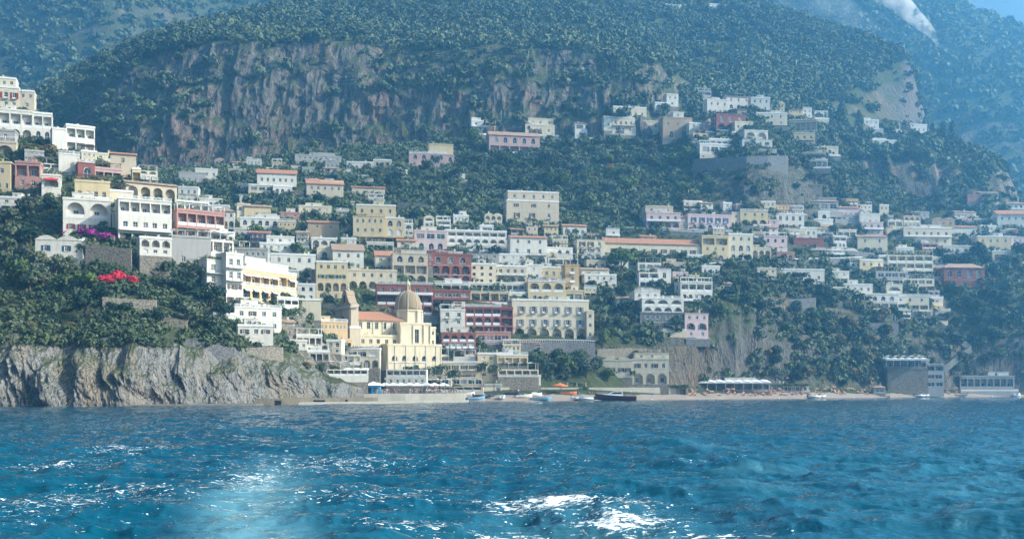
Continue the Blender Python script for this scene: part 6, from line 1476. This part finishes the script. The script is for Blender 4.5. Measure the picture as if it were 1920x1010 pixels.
pole(1214, 380, 30, 'telegraph pole in the woods above the pinkish villa', lamp=False, name='telegraph_pole', cat='pole')
pole(1098, 345, 22, 'pale telegraph pole in the woods near the red shrub', lamp=False, name='telegraph_pole', cat='pole')
pole(40, 172, 24, 'roof mast beside the topmost cream house', lamp=False, name='flag_mast', cat='mast')

# ------------------------------------------------------------ single trees
def T(kind, px, py, r, label, mat=None, sy=1.0, cat='tree', grp=None, i=None):
    o = plant(kind, px, py, r, label, grp, mat, sy, i, cat)
    if o and kind == 'cypress': o.scale = (o.scale.x * 1.45, o.scale.y * 1.45, o.scale.z * 1.1)
for px, py, h_, l in ((1578, 252, 60, 'tallest dark cypress on the slope right of the bluff hamlet'), (1610, 254, 44, 'broad dark cypress beside the far hamlet'), (1735, 252, 32, 'first cypress of the four on the promontory crest'), (1748, 254, 28, 'second, shorter cypress on the promontory crest'),
                      (1768, 255, 36, 'third cypress on the promontory crest'), (1786, 256, 38, 'last and tallest cypress on the promontory crest'), (1435, 26, 17, 'lone cypress on the mountain top beside the long building'), (1562, 716, 34, 'slender young cypress at the foot of the wood')):
    T('cypress', px, py, h_, l, LD if px < 1560 else None, 1.0, 'cypress')
for px, Y, r, l in ((772, 366, 12, 'first feathery tree on the promenade left of the awning row'), (800, 367, 11, 'second leaning tree on the promenade'), (824, 368, 12, 'third wide tree on the promenade'), (850, 366, 10, 'tree standing before the pale cream house'), (905, 372, 11, 'tree in front of the small boathouse'), (926, 374, 10, 'tree beside the yellow restaurant on the promenade')):
    pr_ = PROTO['olive'][rnd.randrange(4)]; o = copy_tree(PROTO['pine'][rnd.randrange(2)]); s = r * Y / F; o.location = ((px - 960) / F * Y, Y, 2.6 if px < 870 else 4.2); o.scale = (s * 1.2, s * 1.2, s * 2.1); tag(o, l, 'tree')
    for k in KIDS[o.name]:
        if k.name.startswith('crown'): k.material_slots[0].link = 'OBJECT'; k.material_slots[0].material = LO
for px, py, r, kd, l, m_ in (
 (20, 470, 30, 'broad', 'big dark tree at the left edge beside the wavy-roofed villa', None), (58, 462, 22, 'broad', 'dark tree left of the wavy-roofed villa', LD), (10, 420, 24, 'olive', 'silvery tree under the pale yellow house', LO), (52, 405, 24, 'olive', 'large grey-green tree above the wavy-roofed villa', LO),
 (96, 400, 18, 'broad', 'dark ivy-like tree beside the twin-arched house', LD), (30, 540, 30, 'broad', 'dark green tree in the thicket below the left edge houses', None), (80, 540, 30, 'olive', 'wide olive tree below the wavy-roofed villa', LO), (120, 550, 22, 'broad', 'green tree under the right end of the wavy-roofed villa', None),
 (160, 545, 22, 'broad', 'bright green tree left of the red flowers', LL), (190, 570, 20, 'broad', 'dark tree above the cliff beneath the red flowers', LD), (228, 612, 20, 'pine', 'flat-topped pine on the edge of the sea cliff', LD), (100, 600, 16, 'shrub', 'rounded shrub above the sea cliff', LO),
 (30, 622, 24, 'shrub', 'wide green shrub on the sea cliff edge at far left', None), (62, 620, 18, 'shrub', 'yellow-green shrub on the sea cliff edge', LY), (140, 618, 16, 'shrub', 'dry shrub beside the cliff-edge pine', LY), (238, 428, 18, 'olive', 'rounded olive beside the glazed veranda villa', LO),
 (262, 500, 22, 'olive', 'grey-green tree under the white arcade', LO), (300, 545, 18, 'broad', 'tree on the garden wall above the sea cliff', None), (340, 560, 26, 'broad', 'tall dark tree left of the stepped white houses', LD), (372, 545, 28, 'broad', 'largest dark tree beneath the long dark pergola', None),
 (398, 575, 24, 'broad', 'dark tree against the stepped white house', LD), (352, 605, 26, 'olive', 'pale-tipped tree above the path wall', LO), (395, 622, 22, 'olive', 'bushy tree at the foot of the stepped white house', None), (420, 630, 16, 'shrub', 'shrub beside the tall mast', LO),
 (280, 600, 16, 'shrub', 'shrub on the garden wall end', None), (512, 600, 10, 'shrub', 'bright green shrub in front of the yellow hotel', LL), (576, 690, 14, 'shrub', 'long green bush above the quay rocks', None), (600, 694, 14, 'shrub', 'green bush under the low dark pergola', None), (628, 698, 12, 'shrub', 'green bush nearest the waterfront restaurant', LL),
 (60, 290, 20, 'shrub', 'bright hedge beneath the big arched villa', LL), (88, 290, 20, 'shrub', 'green hedge beside the plain white annex', None), (70, 206, 14, 'shrub', 'roof garden bush beside the topmost cream house', None), (236, 330, 12, 'shrub', 'bright climbing bush on the brick-red house', LL), (168, 285, 9, 'shrub', 'small roof bush behind the white cube house', LY),
 (1165, 515, 28, 'broad', 'big lime-green tree below the long convent', LL), (1008, 432, 13, 'broad', 'bright green tree before the beige palazzo', LL), (960, 428, 9, 'palm', 'palm in front of the beige palazzo', None), (1400, 428, 9, 'broad', 'light green bush under the bright yellow house', LL), (1430, 468, 10, 'palm', 'palm tree beside the beige road house', None),
 (1630, 462, 13, 'broad', 'vivid lime tree beside the tiled cream house', LL), (1500, 540, 15, 'pine', 'dark pine standing before the white villa', LD), (1520, 545, 12, 'pine', 'second dark pine before the white villa', LD), (1545, 555, 16, 'broad', 'round tree at the right end of the white villa', None),
 (1100, 590, 14, 'broad', 'tree climbing beside the cream hotel turret', None), (1110, 545, 12, 'broad', 'tree under the white house with a tiled lean-to', LD), (1180, 715, 17, 'broad', 'dark tree before the seaside villas', LD), (1205, 722, 14, 'broad', 'smaller dark tree before the seaside villas', None),
 (1270, 620, 15, 'broad', 'tree below the large white house on the stone base', None), (1225, 632, 16, 'olive', 'pale tree below the large white house', LO), (640, 400, 17, 'broad', 'bushy green tree left of the yellow palazzo', None), (655, 430, 14, 'broad', 'tree beside the tall yellow palazzo', LD),
 (480, 448, 16, 'broad', 'light green garden tree below the white arcaded house', LL), (520, 445, 12, 'broad', 'tree behind the stacked white hotel', None), (546, 440, 10, 'shrub', 'green bush right of the stacked white hotel', None), (825, 570, 11, 'broad', 'tree beside the church dome', None), (835, 590, 9, 'broad', 'dark tree left of the white roof-terrace house', LD),
 (540, 515, 11, 'shrub', 'garden bush before the wide white house', None), (575, 520, 12, 'shrub', 'second garden bush before the wide white house', LD), (615, 575, 13, 'broad', 'dark tree under the yellow apartments', LD), (640, 590, 12, 'broad', 'dark tree behind the little cream cube', None), (1560, 445, 12, 'broad', 'dark tree above the deep red house', LD), (1590, 440, 12, 'broad', 'tree along the upper road right of the deep red house', None),
 (1700, 470, 13, 'broad', 'round tree before the long five-door house', None), (1680, 450, 11, 'broad', 'tree left of the long five-door house', LD), (1760, 490, 14, 'broad', 'dark tree over the road beside the red palace', LD), (1640, 395, 12, 'shrub', 'green shrub under the right crags', LL), (1720, 400, 14, 'shrub', 'dry green shrub under the promontory', LY),
 (870, 440, 8, 'shrub', 'bush behind the curved balcony hotel', None), (1045, 462, 10, 'shrub', 'roof garden bush on the low three-door house', LL), (1385, 470, 9, 'broad', 'small tree before the beige road house', None), (1280, 495, 11, 'pine', 'flat-topped tree at the end of the convent', None), (1300, 505, 9, 'shrub', 'clipped hedge below the convent end', None), (1370, 512, 14, 'broad', 'round-cut tree under the mustard house', None)):
    T(kd, px, py, r, l, m_, 1.0, 'shrub' if kd == 'shrub' else 'tree')
for i, (px, py, r) in enumerate([(1012, 712, 20), (1032, 704, 20), (1056, 708, 24), (1080, 700, 24), (1100, 708, 22), (1046, 690, 18), (1090, 686, 18), (1005, 692, 15), (1120, 700, 16), (1140, 715, 14)]):
    T('broad', px, py, r, ['tallest', 'pale', 'wide', 'dark', 'bushy', 'upper', 'narrow', 'leftmost', 'thin', 'low'][i] + ' tree in the grove between the yellow restaurant and the villas', [LD, None, None, LD, None][i % 5], 1.0)
for px, py, r, mat, l, n_ in [(a_, b_, c_ * 1.6, d_, e_, f_) for a_, b_, c_, d_, e_, f_ in ((200, 532, 13, 'bloom_red', 'bright red bougainvillea, near clump on the garden wall', 1), (222, 528, 15, 'bloom_red', 'bright red bougainvillea, largest clump above the garden wall', 1), (244, 532, 12, 'bloom_red', 'bright red bougainvillea, right clump above the garden wall', 1),
   (128, 442, 10, 'bloom_purple', 'purple bougainvillea at the left foot of the twin-arched house', 1), (150, 440, 11, 'bloom_purple', 'purple bougainvillea under the left arch', 1), (175, 444, 11, 'bloom_purple', 'purple bougainvillea under the right arch', 1), (200, 450, 11, 'bloom_purple', 'purple bougainvillea spilling over the rubble wall', 1),
   (1142, 318, 8, 'bloom_red', 'rust-red flowering shrub in the woods below the villas', 1), (1640, 510, 7, 'bloom_red', 'dull red flowering shrub beside the pale yellow cube house', 1))]:
    T('shrub', px, py, r, l, M[mat], 0.8, 'flowering shrub')
# hedge strip over the beach bar and shelters
for x0, x1, py, Y, l in ((940, 1104, 727, 398, 'long bright green hedge roof over the dark beach bar'), (1106, 1292, 724, 419, 'dark green hedge roof over the low shelters'), (1446, 1518, 721, 460, 'green hedge roof over the white cabins'), (560, 612, 690, 332, 'green hedge along the top of the quay rocks')):
    A, B_ = P(x0, py, Y), P(x1, py, Y); g_ = np.random.default_rng(x0); n = int((B_.x - A.x) * 60); c = np.stack([g_.uniform(A.x, B_.x, n), g_.uniform(Y, Y + 4, n), A.z + g_.uniform(-0.45, 0.45, n)], 1)
    u = g_.normal(size=(n, 3)); u /= np.linalg.norm(u, axis=1)[:, None]; v_ = np.cross(u, g_.normal(size=(n, 3))); v_ /= np.linalg.norm(v_, axis=1)[:, None]; s = g_.uniform(.12, .3, n)[:, None]
    q = np.stack([c - u * s - v_ * s, c + u * s - v_ * s, c + u * s + v_ * s, c - u * s + v_ * s], 1)
    tag(link('hedge', mesh_np('hedge', q.reshape(-1, 3), np.arange(n * 4).reshape(-1, 4), [M['leaf_lime'] if x0 == 940 else M['leaf']])), l, 'hedge')
for k_, l_ in PROTO.items():       # drop any pattern tree that was never planted
    for r_ in l_:
        if r_.name not in USED:
            for c_ in KIDS[r_.name]: bpy.data.objects.remove(c_)
            bpy.data.objects.remove(r_)
# ------------------------------------------------------------ smoke plume and mist
def plume(name, pts, dens, col, label, seed, nscale):
    b = MB(); n = 14; rings = []
    for (px, py, Y, r) in pts:
        c = P(px, py, Y); rings.append([(c.x + r * math.cos(2 * math.pi * i / n), c.y + r * 0.7 * math.sin(2 * math.pi * i / n), c.z + 0.25 * r * math.cos(2 * math.pi * i / n)) for i in range(n)])
    b.v = [p for r in rings for p in r]
    for j in range(len(rings) - 1):
        for i in range(n): i2 = (i + 1) % n; b.f.append([j * n + i, j * n + i2, (j + 1) * n + i2, (j + 1) * n + i]); b.m.append(0)
    b.f.append(list(range(n))[::-1]); b.m.append(0); b.f.append([(len(rings) - 1) * n + i for i in range(n)]); b.m.append(0)
    mt_ = bpy.data.materials.new(name); mt_.use_nodes = True; t = mt_.node_tree; t.nodes.clear(); o = t.nodes.new('ShaderNodeOutputMaterial'); v = t.nodes.new('ShaderNodeVolumePrincipled'); v.inputs['Color'].default_value = (*col, 1); v.inputs['Anisotropy'].default_value = 0.1
    nz = noise(t, nscale, 4, 0.65, coords(t)); mr = ramp(t, nz, [(0.43, 0.0), (0.72, 1.0)]); mm = t.nodes.new('ShaderNodeMath'); mm.operation = 'MULTIPLY'; t.links.new(mr, mm.inputs[0]); mm.inputs[1].default_value = dens; t.links.new(mm.outputs[0], v.inputs['Density']); t.links.new(v.outputs[0], o.inputs['Volume'])
    tag(link(name, b.mesh(name, [mt_])), label, 'smoke', None, 'stuff')
plume('added_mist_veil', [(1640, 60, 1120, 8), (1600, 36, 1125, 18), (1560, 18, 1130, 24), (1520, 0, 1130, 28), (1480, -30, 1130, 34)], 0.012, (1, 1, 1), 'thin pale mist veil added to brighten the air left of the white plume', 2, 0.03)  # pale volume added to brighten the haze beside the plume
plume('smoke', [(1758, 84, 1080, 1.5), (1749, 66, 1085, 5), (1730, 48, 1085, 8), (1708, 28, 1090, 10), (1684, 6, 1095, 13), (1655, -20, 1100, 20)], 0.30, (1, 1, 1), 'white smoke plume rising from the hazy slope', 1, 0.07)
# ------------------------------------------------------------ haze
hm = bpy.data.materials.new('haze_air'); hm.use_nodes = True; t = hm.node_tree; t.nodes.clear()
out = t.nodes.new('ShaderNodeOutputMaterial'); pv = t.nodes.new('ShaderNodeVolumePrincipled')
pv.inputs['Color'].default_value = (0.21, 0.60, 0.97, 1); pv.inputs['Density'].default_value = 0.00051; pv.inputs['Anisotropy'].default_value = 0.64
t.links.new(pv.outputs[0], out.inputs['Volume'])
hb = MB(); hb.box(-1500, 1600, -60, 2400, -4.8, 1000)
tag(link('haze', hb.mesh('haze', [hm])), 'blue sea haze lying over the whole bay', 'haze', None, 'stuff')
